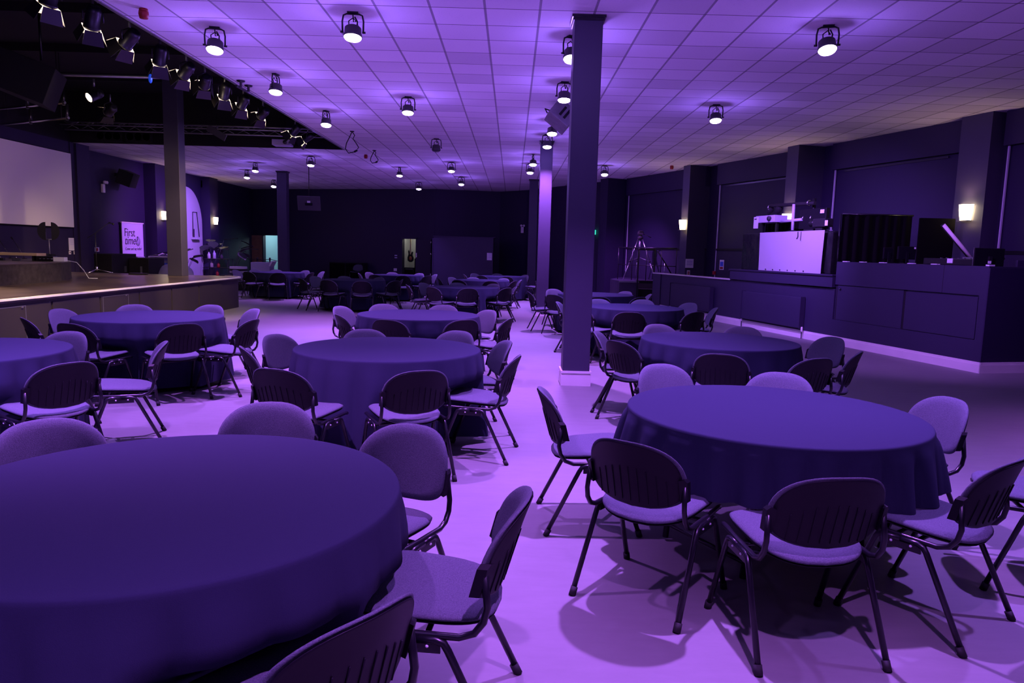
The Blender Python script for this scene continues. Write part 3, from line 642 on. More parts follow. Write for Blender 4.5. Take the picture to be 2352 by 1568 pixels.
MB().tube([(A_.x, A_.y, 1.76), (B_.x, B_.y, 1.76)], .020, 10).build('top_rail', 'steel', hr)
MB().tube([(A_.x, A_.y, 1.22), (B_.x, B_.y, 1.22)], .012, 8).build('middle_rail', 'steel', hr)
for k in range(5):
    p = A_.lerp(B_, k/4); z0 = SZ if k in (0, 4) else SZ+.001
    MB().tube([(p.x, p.y, SZ), (p.x, p.y, 1.76)], .013, 8).build('post', 'steel', hr)
gr_ = thing('grab_rail', 'black rail on two tall posts beside the platform steps', 'handrail')
for x, y in ((3.80, 21.98), (4.30, 22.02)): MB().tube([(x, y, 0), (x, y, 1.72)], .022, 8).build('post', 'black', gr_)
MB().tube([(3.80, 21.98, 1.70), (4.30, 22.02, 1.70)], .02, 8).build('rail', 'black', gr_)
# camera tripod
tp = thing('camera_tripod', 'tall silver legged camera tripod with no camera, on the platform', 'tripod', (4.10, 23.55, SZ), .1)
for k in range(3):
    a = radians((200, 320, 85)[k]); f = Vector((.60*cos(a), .60*sin(a), 0)); tpz = Vector((.07*cos(a), .07*sin(a), 1.32)); mid = tpz.lerp(f, .55)
    lg = MB().tube([tpz, mid], .019, 8).tube([mid, f], .013, 8).build('leg', 'chrome', tp)
    MB().ball(mid, .035, 8).build('leg_clamp', 'black', lg)
    MB().tube([(0, 0, .72), mid], .008, 6).build('spreader', 'greymetal', tp)
MB().tube([(0, 0, .70), (0, 0, 1.36)], .02, 10).build('centre_column', 'greymetal', tp)
MB().lathe([(.085, 1.30), (.09, 1.36), (.05, 1.40), (.05, 1.44), (0, 1.44)], 16).build('crown', 'black', tp)
b = MB().box(-.07, .07, -.07, .07, 1.44, 1.54).box(-.05, .05, -.09, .09, 1.54, 1.57); b.lathe([(.05, -.09), (.05, .09)], 14, (0, 0, 1.49), 0, Matrix.Rotation(pi/2, 3, 'Y')); b.build('fluid_head', 'black', tp)
MB().tube([(.05, 0, 1.49), (.34, -.05, 1.36)], .010, 8, rs=[.008, .014]).build('pan_handle', 'black', tp)
bs = thing('boom_stand', 'black boom stand leaning across the platform next to the lit pilaster', 'microphone stand', (4.72, 22.55, SZ), .2)
MB().tube([(0, 0, 0), (0, 0, .62)], .013, 8).build('pole', 'chrome', bs); MB().tube([(-.26, 0, .93), (0, 0, .58), (.3, 0, .14)], .02, 8).build('boom', 'black', bs); MB().lathe([(.15, 0), (.15, .015), (0, .03)], 18).build('base', 'black', bs)
# signs by the platform
p2, t2, n2 = pil_pts[1]
def on_side(px, along, z, wd, hg, name, label, m, pm):
    p, tn, nn = pil_pts[px]; c = Vector(p[1]) + Vector(nn)*along; rz = atan2(nn[1], nn[0])
    o = thing(name, label, 'sign', (c.x+tn[0]*.004, c.y+tn[1]*.004, z), rz)
    MB().box(-wd/2, wd/2, -.012, .0, -hg/2, hg/2).build('board', m, o)
    for q in range(2): MB().box(-wd*.36, wd*.36, -.014, -.012, hg*(.08-.3*q), hg*(.30-.3*q)).build('print', pm, o)
    return o
on_side(1, -.02+.16, 1.33, .27, .26, 'framed_notice', 'pale framed notice on the dark side of the pilaster by the tripod', 'paper', 'palegrey')
on_side(1, .12, 1.04, .10, .17, 'warning_sign', 'little red and white sign under the framed notice', 'paper', 'red')
dwp = (Vector((*RW[5], 0))*.80+Vector((*RW[4], 0))*.20); dd = (Vector((*RW[4], 0))-Vector((*RW[5], 0))).normalized(); rz_ = atan2(dd.y, dd.x)
o = thing('fire_notice', 'blue and red fire notice on the wall between two sconces', 'sign', (dwp.x-.055, dwp.y-.02, 1.32), rz_)
MB().box(-.10, .10, -.012, 0, -.14, .14).build('board', 'paper', o); MB().box(-.075, .075, -.014, -.012, -.04, .09).build('blue_panel', 'bluesign', o); MB().box(-.075, .075, -.014, -.012, -.12, -.06).build('red_panel', 'red', o)
tag(MB().cbox((dwp.x-.16, dwp.y+.30, 1.08), (.09, .09, .1), RZ(rz_)).build('call_point', 'red'), 'small red call point by the blue fire notice', 'fire call point')

# control rig on the boxed ledge: frame in black polythene, white sheet pinned on its front
rg = thing('wrapped_frame', 'black polythene wrapped booth standing on the boxed ledge', 'booth', cp(4.85, .06, 1.281), CRZ)
MB().box(0, .45, -1.40, 1.66, 0, .80).build('cover', 'binliner', rg, bevel=.03)
MB().box(-.03, -.001, -1.42, -1.26, .0, .79).build('side_flap', 'binliner', rg, bevel=.02); MB().box(-.03, -.001, .95, 1.68, 0, .80).build('side_flap', 'binliner', rg, bevel=.02)
ws = thing('white_sheet', 'white cloth sheet pinned flat on the front of the black wrapped booth', 'cloth', cp(4.85, .0, 1.281), CRZ)
MB().grid(lambda u, v: (-.012+.006*sin(9*u+4*v)*(1-v)**2, (.93-2.16*u)-.03*(1-v)*(1-2*u), .005+.80*v+.02*(v-.5)*u), 26, 14).build('cloth', 'sheet', ws)
pn = MB()
for k in range(6): pn.ball((-.02, .62-.26*k, .03), .013, 6)
pn.build('pin', 'black', ws)
MB().tube([(-.02, -.42, .80), (-.03, -.44, .70), (-.025, -.40, .66)], .008, 6).tube([(-.02, -.52, .80), (-.03, -.53, .62)], .005, 6).build('cord', 'black', ws)
dp = thing('pleated_skirt', 'low black pleated curtain above the wrapped booth', 'curtain', cp(5.75, .60, 1.281), CRZ)
MB().grid(lambda u, v: (.012*sin(u*60), (.8-1.6*u), 1.10*v), 90, 2).build('fabric', 'drape', dp); MB().tube([(0, .8, 1.10), (0, -.8, 1.10)], .012, 8).build('rail', 'steel', dp)
pj = thing('projector', 'pale flat projector with a hanging label, on the clamp rig', 'projector', cp(5.86, .25, 2.36), CRZ)
MB().box(-.12, .2, -.36, .36, -.05, .10).build('case', 'palegrey', pj, bevel=.01); MB().box(-.15, -.121, .24, .38, -.17, .08).build('label_card', 'paper', pj); MB().box(-.155, -.15, .27, .35, .02, .04).build('slot', 'ink', pj)
MB().lathe([(.05, 0), (.05, .05), (0, .05)], 14, (-.12, -.2, .03), 0, Matrix.Rotation(-pi/2, 3, 'Y')).build('lens', 'lensoff', pj)
for y in (-.31, .2): MB().box(-.03, .03, y, y+.04, -.279, -.05).build('leg', 'steel', pj)
rgp = thing('clamp_rig', 'clamp rig of crossed tubes standing over the wrapped booth', 'lighting rig', cp(5.02, .26, 2.081), CRZ)
MB().tube([(0, .0, 0), (0, .02, .58)], .03, 10).build('pole', 'palegrey', rgp)
MB().tube([(.16, -.42, 0), (.16, -.42, .68)], .034, 10).build('pole', 'steel', rgp)
MB().tube([(.05, .95, .60), (.05, -.6, .57)], .038, 10).build('cross_tube', 'black', rgp)
MB().tube([(.0, .42, .24), (0, -.30, .26)], .03, 10).build('clamp_arm', 'palegrey', rgp)
MB().lathe([(.13, 0), (.13, .02), (.04, .05), (0, .05)], 18).build('base', 'black', rgp)
for y, z in ((.95, .56), (-.42, .58), (-.55, .28), (-.3, .28)):
    c_ = MB().tube([(.05+.05*cos(a*pi/5), y, z+.05*sin(a*pi/5)) for a in range(9)], .014, 6).build('clamp', 'chrome', rgp)
MB().tube([(.1, -.55, .26), (.05, -.75, .10), (0, -1.0, .03), (0, -1.25, .02)], .012, 6).build('cable', 'palegrey', rgp)
for j, (s, tl) in enumerate(((6.05, .2), (5.72, .2))):
    o = thing('clip_lamp', ['small black clip lamp over the projector, next to the pleated curtain', 'small black clip lamp over the projector, nearer the sconce'][j], 'lamp', cp(s, .34, 2.461), CRZ)
    MB().tube([(0, 0, 0), (0, 0, .10)], .012, 6).build('stem', 'black', o); MB().lathe([(.05, 0), (.08, .1), (.05, .16), (0, .17)], 14, (0, 0, .06), 0, Matrix.Rotation(.5, 3, 'X')).build('shade', 'black', o)
dm = thing('display_unit', 'dark purple lit display unit with a small light, behind the clamp rig', 'display', cp(4.42, .30, 2.081), CRZ)
MB().box(-.03, .05, -.42, .42, .06, .46).build('screen', 'plastic', dm, bevel=.01); MB().box(-.035, -.03, -.36, -.24, .36, .43).build('status_light', 'paper', dm); MB().box(-.1, .12, -.15, .15, 0, .06).build('foot', 'black', dm)
cm = thing('video_camera', 'black video camera on the wrapped booth, beside the big black drape', 'camera', cp(3.92, .12, 2.081), CRZ)
MB().box(-.08, .1, -.22, .16, .08, .24).build('body', 'black', cm, bevel=.01); MB().lathe([(.06, 0), (.07, .14), (.05, .15), (0, .15)], 14, (0, .16, .16), 0, Matrix.Rotation(-pi/2, 3, 'X')).build('lens', 'blackgloss', cm); MB().box(-.05, .05, -.1, .1, 0, .08).build('base', 'black', cm); MB().box(-.085, -.08, -.3, -.22, .10, .2).build('tag', 'paper', cm)
# black drapes behind the desk counter
dk_ = thing('black_drape', 'black pleated drape hung on a frame behind the desk counter', 'curtain', (6.72, 13.55, SZ), pi/2)
MB().grid(lambda u, v: (.016*sin(u*46+.6*sin(9*u)), .66-1.3*u, 1.64*v+.005), 110, 4).build('fabric', 'drape', dk_)
MB().tube([(.0, .66, 1.65), (0, -.65, 1.65)], .016, 8).tube([(.06, .66, 0), (.06, .66, 1.65)], .016, 8).tube([(.06, -.64, 0), (.06, -.64, 1.65)], .016, 8).build('frame', 'steel', dk_)
o = thing('screen_panel', 'plain black panel standing next to the black drape', 'panel', (7.66, 13.28, SZ), pi/2-.05)
MB().box(-.02, .02, -.31, .31, 0, 1.60).build('board', 'drape', o); MB().box(-.15, .15, -.28, -.22, 0, .03).box(-.15, .15, .22, .28, 0, .03).build('foot', 'steel', o)
# things on the desk counter
TZ = 1.516
for j, (s, t_) in enumerate(((3.05, .06), (2.60, .05), (2.12, .05), (1.50, .06), (1.02, .06))):
    tag(MB().cbox(cp(s, t_, TZ+.007), (.06, .12, .012), RZ(CRZ)).build('tape_tab', 'paper'), ['white tape tab on the counter edge, first beside the black drape', 'white tape tab on the counter edge, second from the drape', 'white tape tab on the counter edge in front of the two monitors', 'white tape tab on the counter edge before the mixing desk', 'white tape tab on the counter edge beside the panel joint'][j], 'tape', 'white tabs along the counter edge')
def monitor(label, loc, rz, wd, hg, m='plastic'):
    o = thing('monitor', label, 'monitor', loc, rz)
    MB().box(-wd/2, wd/2, -.02, .02, .07, .07+hg).build('screen_body', m, o, bevel=.008)
    MB().box(-.02, .02, -.05, -.02, 0, .2).build('neck', 'steel', o); MB().box(-.09, .09, -.09, .05, 0, .012).build('foot', 'steel', o); return o
monitor('small dark monitor on the counter, nearer the drape', cp(2.55, .5, TZ), .15, .18, .20)
o = monitor('wider dark monitor with a bright corner light on the counter', cp(2.18, .55, TZ), .1, .32, .22); MB().box(.12, .15, -.024, -.02, .25, .28).build('corner_light', 'paper', o)
mdk = thing('mixing_desk', 'dark low mixing desk on the counter under the leaning batten', 'mixing desk', cp(.95, .48, TZ), CRZ)
MB().prism([(-.25, -.5), (.25, -.5), (.25, .5), (-.25, .5)], 0, .10).build('case', 'blackgloss', mdk, bevel=.01); MB().box(.20, .26, -.5, .2, .10, .13).build('meter_bridge', 'greymetal', mdk); MB().box(-.26, -.25, -.08, .02, .03, .10).build('label', 'paper', mdk)
for k in range(8): MB().cbox((-.05, -.42+.11*k, .105), (.03, .02, .015)).build('fader', 'greymetal', mdk)
bt = thing('light_batten', 'long white light batten leaning over the counter by the computer', 'light batten')
pA, pB = Vector((6.80, 11.6, 2.14)), Vector((7.36, 11.6, 1.56)); dv = (pB-pA).normalized()
MB().tube([pA, pB], .028, 10).build('diffuser', 'led', bt); bk_ = (Vector((0, 1, -.2)) - dv*Vector((0, 1, -.2)).dot(dv)).normalized()
MB().tube([pA+bk_*.03-dv*.01, pB+bk_*.03+dv*.01], .03, 8).build('housing', 'black', bt)
im = thing('desktop_computer', 'slim desktop computer seen from behind at the counter end', 'computer', (6.98, 10.70, TZ-.02), .12)
MB().box(-.24, .24, -.012, .0, .0, .255).build('screen_body', 'plastic', im, bevel=.01); MB().box(-.247, .247, .001, .010, -.003, .262).build('rim', 'chrome', im, bevel=.003)
MB().box(-.022, .022, -.05, -.012, .03, .14).build('stand', 'blackgloss', im); MB().box(-.05, .0, -.055, -.05, .035, .075).build('sticker', 'paper', im)
im.location.z = TZ+.001
tag(MB().cbox(cp(.14, .16, TZ+.012), (.10, .06, .022), RZ(CRZ)).build('folded_card', 'paper'), 'small white card in front of the desktop computer', 'card')
monitor('grey screen edge showing past the desktop computer', cp(.35, 1.2, TZ-.33), .1, .62, .36, 'dado')

# ------------------------------------------------------------------ ceiling
def par_lamp(on=True):
    o = bpy.data.objects.new('ceiling_lamp', None); COL.objects.link(o); o.empty_display_size = .1
    b = MB(); b.box(-.06, .06, -.035, .035, -.014, 0)
    b.tube([(-.115, 0, -.215), (-.118, 0, -.10), (-.105, 0, -.035), (-.07, 0, -.02), (.07, 0, -.02), (.105, 0, -.035), (.118, 0, -.10), (.115, 0, -.215)], .010, 8)
    b.build('yoke', 'steel', o)
    hd = MB().lathe([(.03, .065), (.075, .06), (.092, .045), (.096, -.025), (.104, -.03), (.104, -.062), (.100, -.062)], 24).build('housing', 'lampbody', o, (0, 0, -.215))
    MB().lathe([(.100, -.060), (.088, -.078), (.05, -.092), (.0, -.097)], 24).build('lens', 'lens' if on else 'lensoff', hd)
    k = MB()
    for s_ in (-1, 1): k.tube([(s_*.104, 0, -.215), (s_*.14, 0, -.215)], .012, 8)
    k.build('tilt_knob', 'steel', o)
    MB().tube([(-.045, .01, -.155), (-.05, .02, -.09), (0, .03, -.05), (.03, .02, -.09), (.01, -.02, -.11), (0, 0, -.03)], .007, 6).tube([(.045, .01, -.155), (.05, 0, -.10), (.02, -.01, -.05)], .008, 6).tube([(-.05, .02, -.155), (-.045, .02, -.135)], .014, 6).tube([(.045, .01, -.155), (.045, .01, -.13)], .014, 6).build('cable', 'rubber', o)
    return o
proto_on, proto_off = par_lamp(), par_lamp(False)
LAMPS = [ # x, y, turn, tilt, label
    (-3.70, 9.25, 12, 8, 'lit ceiling lamp nearest the stage recess and the front'), (-1.86, 8.54, 4, 2, 'largest lit ceiling lamp, above the front of the middle row'), (-3.72, 11.61, 80, 4, 'lit ceiling lamp on the recess side, second back along its line'),
    (-1.88, 13.03, 8, 3, 'lit ceiling lamp above the second pillar line, in the middle row'), (-3.69, 14.55, 70, 6, 'lit ceiling lamp nearest the pair of dangling cables, recess side'), (-1.90, 22.35, 10, 3, 'lit ceiling lamp straight behind the unlit one'),
    (-5.98, 21.78, 5, 2, 'lit ceiling lamp just past the corner of the stage recess'), (-8.35, 23.89, 75, 3, 'lit ceiling lamp past the recess, upper of a pair near the white arch'), (-9.5, 26.31, 75, 3, 'lit ceiling lamp past the recess, lower of a pair near the white arch'),
    (-9.75, 30.0, 60, 14, 'lit ceiling lamp peeping out beside the slim pillar'), (-3.74, 24.15, 80, 3, 'lit ceiling lamp ahead of the hanging monitor, third from the wall'), (-3.77, 29.27, 5, 4, 'dim bluish lamp nearest the back wall'), (-1.91, 26.74, 8, 6, 'pinkish lit lamp near the back, above the partition'),
    (.66, 9.22, 25, 10, 'lit ceiling lamp half hidden by the nearest pillar'), (.74, 11.61, 6, 0, 'lit ceiling lamp just above the hung wedge loudspeaker'), (.73, 14.87, 85, 4, 'lit ceiling lamp just below the hung wedge loudspeaker'), (.72, 16.7, 10, 2, 'lit ceiling lamp shining on the second pillar'),
    (.50, 20.14, 80, 6, 'lit ceiling lamp just behind the second pillar, upper'), (.47, 22.21, 15, 4, 'lit ceiling lamp behind the second pillar, lower'), (2.70, 22.19, 20, 10, 'lit ceiling lamp between the nearest pillar and the camera tripod'), (3.47, 12.99, -8, 8, 'lit ceiling lamp above the low wall with radiators'), (3.49, 8.54, -14, 14, 'lit ceiling lamp flaring blue and pink at the edge, above the counter side'),
]
EXTRA = [(-3.7, 6.6, .9), (-1.88, 4.05, 1.15), (-3.7, 3.6, .85), (.68, 6.7, 1.0), (6.2, 5.0, .8), (3.49, 4.0, .55), (1.0, 4.2, 1.15), (.68, .9, .75), (3.5, -.5, .4), (-1.88, -.5, 1.0)]  # unseen lamps of the rows, plus one added far right to brighten that side
PUR = (.40, .130, .92)
def place_lamp(proto, used, x, y, turn, tilt, label, power, hue, aim=None):
    o = proto if not used else copy_tree(proto)
    o.location = (x, y, CZ); o.rotation_euler = (0, 0, radians(turn))
    tag(o, label, 'ceiling lamp', 'wash lamps under the ceiling')
    for ch in o.children:
        if ch.name.startswith('housing'): ch.rotation_euler = (Matrix.Rotation(-radians(turn), 3, 'Z') @ Matrix.Rotation(-radians(9+tilt*.8), 3, 'X') @ Matrix.Rotation(radians(turn), 3, 'Z')).to_euler()
    if power:
        tg = None
        if aim: v_ = Matrix.Rotation(-radians(turn), 3, 'Z') @ Vector((aim[0]-x, aim[1]-y, aim[2]-CZ)); tg = v_
        light('lamp_beam', 'SPOT', (0, 0, -.335), power, hue, o, .045, 86 if not aim else 78, 1., tg)
        light('lamp_spill', 'POINT', (0, 0, -.36), power*.0135, (.30, .14, 1.), o, .06)
    return o
PW = 2050.
for i, (x, y, tn_, tl, lb) in enumerate(LAMPS):
    hue = [PUR, (.45, .130, .88), (.35, .134, .96)][i % 3]
    place_lamp(proto_on, i > 0, x, y, tn_, tl, lb, PW*{16: .8, 9: .35, 11: .35, 20: .9, 21: .7}.get(i, 1.) * (.85 if y > 20 else 1), hue, {20: (6.2, 15.2, 1.5), 21: (6.6, 12.2, .9), 7: (-12.3, 25.2, 1.6), 8: (-12.3, 28.1, 2.0), 19: (3.6, 24.0, 1.), 16: (.75, 17.6, 2.4)}.get(i))
place_lamp(proto_off, False, -1.88, 17.75, 8, 0, 'only unlit ceiling lamp, dark lens, middle of the room', 0, PUR)
for i, (x, y, k_) in enumerate(EXTRA):
    o = copy_tree(proto_on)
    place_lamp(o, False, x, y, 10*i, 3, 'lit ceiling lamp out of view above the near end of the hall', PW*k_, [PUR, (.45, .130, .88), (.35, .134, .96)][i % 3])
for j, (x, y) in enumerate(((-4.25, 8.62), (-4.24, 21.14), (4.61, 21.75))):
    o = thing('ceiling_beacon', ['red fire beacon on the ceiling by the near corner of the recess', 'small dark red beacon on the ceiling next to the dangling cables', 'small red beacon on the ceiling above the tripod platform'][j], 'fire beacon', (x, y, CZ), .1, 'red ceiling beacons')
    MB().lathe([(.045, 0), (.05, -.03)], 16).build('base', 'red', o); MB().lathe([(.052, -.03), (.055, -.06), (.045, -.105), (.0, -.11)], 16).build('dome', 'red', o)
for j, (x, y, s_) in enumerate(((-3.72, 16.98, 1.), (-3.81, 20.15, .7))):
    o = thing('dangling_cable', ['longer looped cable with a plug dangling from the ceiling', 'shorter cable loop dangling behind the first, near the beacon'][j], 'cable', (x, y, CZ), .3*j)
    MB().lathe([(.05, 0), (.05, -.015), (0, -.02)], 12).build('rose', 'rubber', o)
    MB().tube([(0, 0, -.01), (-.05*s_, 0, -.12*s_), (-.13*s_, 0, -.28*s_), (-.15*s_, 0, -.40*s_), (-.08*s_, 0, -.49*s_), (.05*s_, 0, -.46*s_)], .011, 6).tube([(0, 0, -.01), (.06*s_, 0, -.09*s_), (.02*s_, 0, -.17*s_), (.09*s_, 0, -.26*s_), (.15*s_, 0, -.36*s_), (.12*s_, 0, -.40*s_)], .010, 6).build('cord', 'rubber', o)
    MB().tube([(.05*s_, 0, -.46*s_), (.12*s_, 0, -.42*s_)], .022, 8).build('plug', 'black', o)
hk = thing('ceiling_bracket', 'black two hook bracket on the ceiling at the recess edge', 'bracket', (-4.45, 12.35, CZ))
for y in (-.22, .12): MB().lathe([(.07, 0), (.06, -.02), (.02, -.03), (.02, -.10), (0, -.1)], 12, (0, y, 0)).build('hook', 'steel', hk)
MB().tube([(-.05, -.3, -.10), (0, .55, -.11)], .02, 8).build('bar', 'steel', hk)
# wedge loudspeaker hung under the ceiling
wd_ = thing('wedge_loudspeaker', 'dark wedge loudspeaker with two slots hung beside the nearest pillar', 'loudspeaker', (.80, 13.2, 3.93))
Rw = Matrix.Rotation(radians(38), 3, 'Y') @ Matrix.Rotation(radians(-18), 3, 'X')
b = MB(); b.prism([(-.21, -.17), (.21, -.17), (.21, .17), (-.13, .17), (-.21, .08)], -.19, .19); b.v = [tuple(Rw @ Vector((p[0], p[2], p[1]))) for p in b.v]; b.build('cabinet', 'speakershell', wd_, bevel=.008)
b = MB()
for k in (-.045, .045): b.cbox(Rw @ Vector((k+.02, -.195, .0)), (.045, .01, .19), Rw)
b.build('handle_slot', 'black', wd_)
MB().tube([Rw @ Vector((-.1, 0, .17)), (0, .05, .22)], .015, 6).tube([Rw @ Vector((-.21, .0, -.05)), Rw @ Vector((-.30, -.02, -.10)), Rw @ Vector((-.22, -.03, -.14))], .012, 6).build('bracket', 'steel', wd_)

# ------------------------------------------------------------------ lighting over the stage
def lantern(rz, dip, lit, loc, label, grp='stage lanterns along the recess edge', doors=4):
    o = thing('stage_spotlight', label, 'stage light', loc, rz, grp)
    Rt = Matrix.Rotation(dip, 3, 'Y') @ Matrix.Rotation(pi/2, 3, 'Y')      # local +x is the beam
    Rd = Matrix.Rotation(dip, 3, 'Y')
    hd = MB().lathe([(.05, -.26), (.09, -.25), (.11, -.18), (.11, .06), (.125, .065), (.125, .10), (.107, .10), (.107, .05), (0, .05)], 20, (0, 0, 0), 0, Rt).build('housing', 'lanternbody', o)
    MB().lathe([(.105, .088), (.05, .094), (0, .095)], 20, (0, 0, 0), 0, Rt).build('lens', 'warmlens' if lit else 'lensoff', hd)
    dr_ = []
    for k in range(doors):
        a = k*pi/2; Q = Rd @ Matrix.Rotation(a, 3, 'X'); b = MB()
        P_ = [(.10, -.12, .125), (.10, .12, .125), (.30, .16, .21), (.30, -.16, .21)]
        vs = [Q @ Vector(p) for p in P_] + [Q @ (Vector(p)+Vector((0, 0, .005))) for p in P_]
        b.add(vs, [(0, 3, 2, 1)], 1).add(vs, [(4, 5, 6, 7)]+[(i, (i+1) % 4, 4+(i+1) % 4, 4+i) for i in range(4)]); b.build('barn_door', ['lanternbody', 'doorinner'], hd)
    MB().tube([(-.05, -.145, 0), (-.05, -.145, .14), (-.05, 0, .22), (-.05, .145, .14), (-.05, .145, 0)], .012, 6).build('yoke', 'steel', o)
    MB().tube([(-.05, 0, .22), (-.05, 0, .40)], .022, 8).build('clamp', 'greymetal', o)
    o.scale = (.74, .74, .74)
    return o
LZ = 4.10
AIM = [(-6.75, 9.2, .74), (-6.75, 10.8, .74), (-9.8, 12.3, .74), (-6.75, 12.9, .74), (-9.6, 14.8, 1.1), (-8.3, 17.5, 1.9), (-6.75, 15.2, .74), (-8.2, 16.8, .8), (-8.3, 17.8, 2.1), (-7.97, 17.85, 1.5), (-10.4, 18.0, .8)]
LY = [8.15, 8.95, 9.75, 10.6, 11.4, 12.1, 12.9, 13.75, 14.8, 16.9, 17.9]
pos_ = ['first from the front', 'second from the front', 'third from the front', 'fourth from the front', 'fifth from the front', 'sixth, level with the ceiling bracket', 'seventh, just past the ceiling bracket', 'eighth from the front', 'ninth, before the far truss', 'last but one, next to the recess corner', 'last, at the recess corner']
for i, y in enumerate(LY):
    aim = AIM[i]; vx, vy, vz = aim[0]+5.02, aim[1]-y, aim[2]-LZ; rz = atan2(vy, vx); dip = atan2(-vz, sqrt(vx*vx+vy*vy))
    o = lantern(rz, dip, True, (-5.02, y, LZ), 'stage lantern by the recess edge, '+pos_[i])
    lt = light('lantern_beam', 'SPOT', Vector((.13*cos(dip), 0, -.13*sin(dip))), 800 if i in (0, 1, 3, 6) else 900 if i == 9 else 300, (1., .66, .40), o, .05, 46, .7, None)
    lt.rotation_euler = (Vector((cos(dip), 0, -sin(dip)))).to_track_quat('-Z', 'Y').to_euler()
    light('lantern_spill', 'POINT', Vector((.16*cos(dip), 0, -.16*sin(dip))), 4., (1., .80, .62), o, .03)
tag(MB().tube([(-4.97, 7, LZ+.30), (-4.97, 18.6, LZ+.30)], .026, 8).build('lighting_bar', 'greymetal'), 'long bar carrying the lanterns along the recess edge', 'lighting bar')
o = lantern(radians(240), .5, True, (-7.35, 13.0, 4.02), 'glowing stage lantern, lens in view, deep in the recess', None, 0)
light('lantern_beam', 'SPOT', (.12, 0, -.09), 1300, (1., .68, .42), o, .05, 70, .5, (1.2, 0, -.9))
o = lantern(radians(140), .30, True, (-7.6, 14.0, 3.95), 'lantern beside the glowing one, only its rim catching light', None)
light('lantern_beam', 'SPOT', (.12, 0, -.05), 130, (.98, .50, .92), o, .05, 60, .8, (1.2, 0, -.36))  # lavender beam added to light the screen in place of the room lamps
tag(MB().tube([(-11.9, 13.4, 4.45), (-6.2, 13.4, 4.45)], .026, 8).build('lighting_bar', 'greymetal'), 'bar across the recess carrying the glowing lantern', 'lighting bar')
tag(MB().ball((-5.6, 11.5, 4.02), .05, 10, 0, (.6, .6, 1.4)).build('hanging_marker_lamp', 'bluelens'), 'small blue marker lamp hanging in the recess', 'marker lamp')
def truss(name, label, p0, p1, hh, bays, m='greymetal'):
    o = thing(name, label, 'truss', p0); d = Vector(p1)-Vector(p0)
    up = Vector((0, 0, hh)); sd = d.cross(Vector((0, 0, 1))).normalized()*.10
    ch = MB(); ch.tube([up, up+d], .024, 8); ch.tube([(0, 0, 0), d], .022, 8); ch.tube([sd*2+up*.5, sd*2+up*.5+d], .02, 8); ch.build('chord', m, o)
    lc = MB()
    for k in range(bays):
        a, c = d*(k/bays), d*((k+1)/bays); lc.tube([a, c+up], .008, 6); lc.tube([a+up, c], .008, 6); lc.tube([a+up, (a+c)/2+sd*2+up*.5, c+up], .006, 6)
    lc.build('lacing', m, o); return o
truss('lighting_truss', 'grey lattice truss running across the far side of the recess', (-11.6, 19.2, 4.36), (-4.8, 19.2, 4.33), .20, 17)
for j, (a_, b_) in enumerate((((-11.2, 16.2, 4.31), (-9.15, 15.2, 4.30)), ((-11.7, 17.0, 4.10), (-9.45, 15.8, 4.10)))):
    o = thing('lighting_bar', ['upper slanting pale bar near the screen, with clamps', 'lower slanting pale bar near the screen'][j], 'lighting bar', a_); d = Vector(b_)-Vector(a_)
    MB().tube([(0, 0, 0), d], .026, 8).build('tube', 'chrome', o)
    for k in (.45, .98): MB().tube([d*k+Vector((0, 0, -.05)), d*k+Vector((0, 0, .28))], .03, 8).build('clamp', 'blackgloss', o)
    for k in (.1, .9): MB().tube([d*k, d*k+Vector((0, 0, RT-a_[2]-.005))], .008, 6).build('drop_wire', 'black', o)
o = thing('hung_loudspeaker', 'huge dark loudspeaker wedge hung over the stage before the bars', 'loudspeaker', (-8.6, 12.9, 4.30), radians(20))
MB().prism([(-.62, -.3), (.62, -.42), (.62, .42), (-.62, .3)], -.30, .34).build('cabinet', 'black', o, bevel=.01).rotation_euler = (0, .35, 0)
for x in (-.4, .4): MB().tube([(x, 0, .3), (x, 0, 1.19)], .02, 6).build('hanger', 'steel', o)
for j, x in enumerate((-10.95, -10.15)):
    o = thing('blinder_light', ['dim three ring blinder under the truss, nearer the screen', 'dim three ring blinder under the truss, nearer the stage pillar'][j], 'stage light', (x, 20.05, 4.34))
    MB().box(-.34, .34, 0, .12, -.13, .13).build('case', 'black', o)
    for k in (-.22, 0, .22): MB().lathe([(.075, 0), (.095, -.012), (.10, 0)], 18, (k, 0, 0), 0, Matrix.Rotation(pi/2, 3, 'X')).build('ring', 'greymetal', o)
o = thing('projector', 'pale ceiling projector at the far edge of the stage recess', 'projector', (-6.2, 19.9, 4.25), .05)
MB().box(-.25, .22, -.2, .2, -.075, .075).build('case', 'palegrey', o, bevel=.012); MB().box(-.04, .04, .02, .1, .075, 1.245).build('mount', 'steel', o); MB().lathe([(.05, 0), (.05, .04), (0, .04)], 14, (.1, -.2, 0), 0, Matrix.Rotation(pi/2, 3, 'X')).build('lens', 'lensoff', o)
MB().tube([(.22, 0, 0), (.32, -.02, -.08), (.42, -.03, -.10)], .012, 6).build('cable', 'rubber', o)
o = thing('flat_panel_light', 'flat dim panel light tilted under the recess, middle of the truss', 'stage light', (-7.45, 18.6, 4.28), -.2); MB().cbox((0, 0, 0), (.55, .03, .16), Matrix.Rotation(.5, 3, 'Y')).build('panel', 'lampbody', o); MB().tube([(0, 0, 0), (0, 0, .4)], .01, 6).build('hanger', 'steel', o)
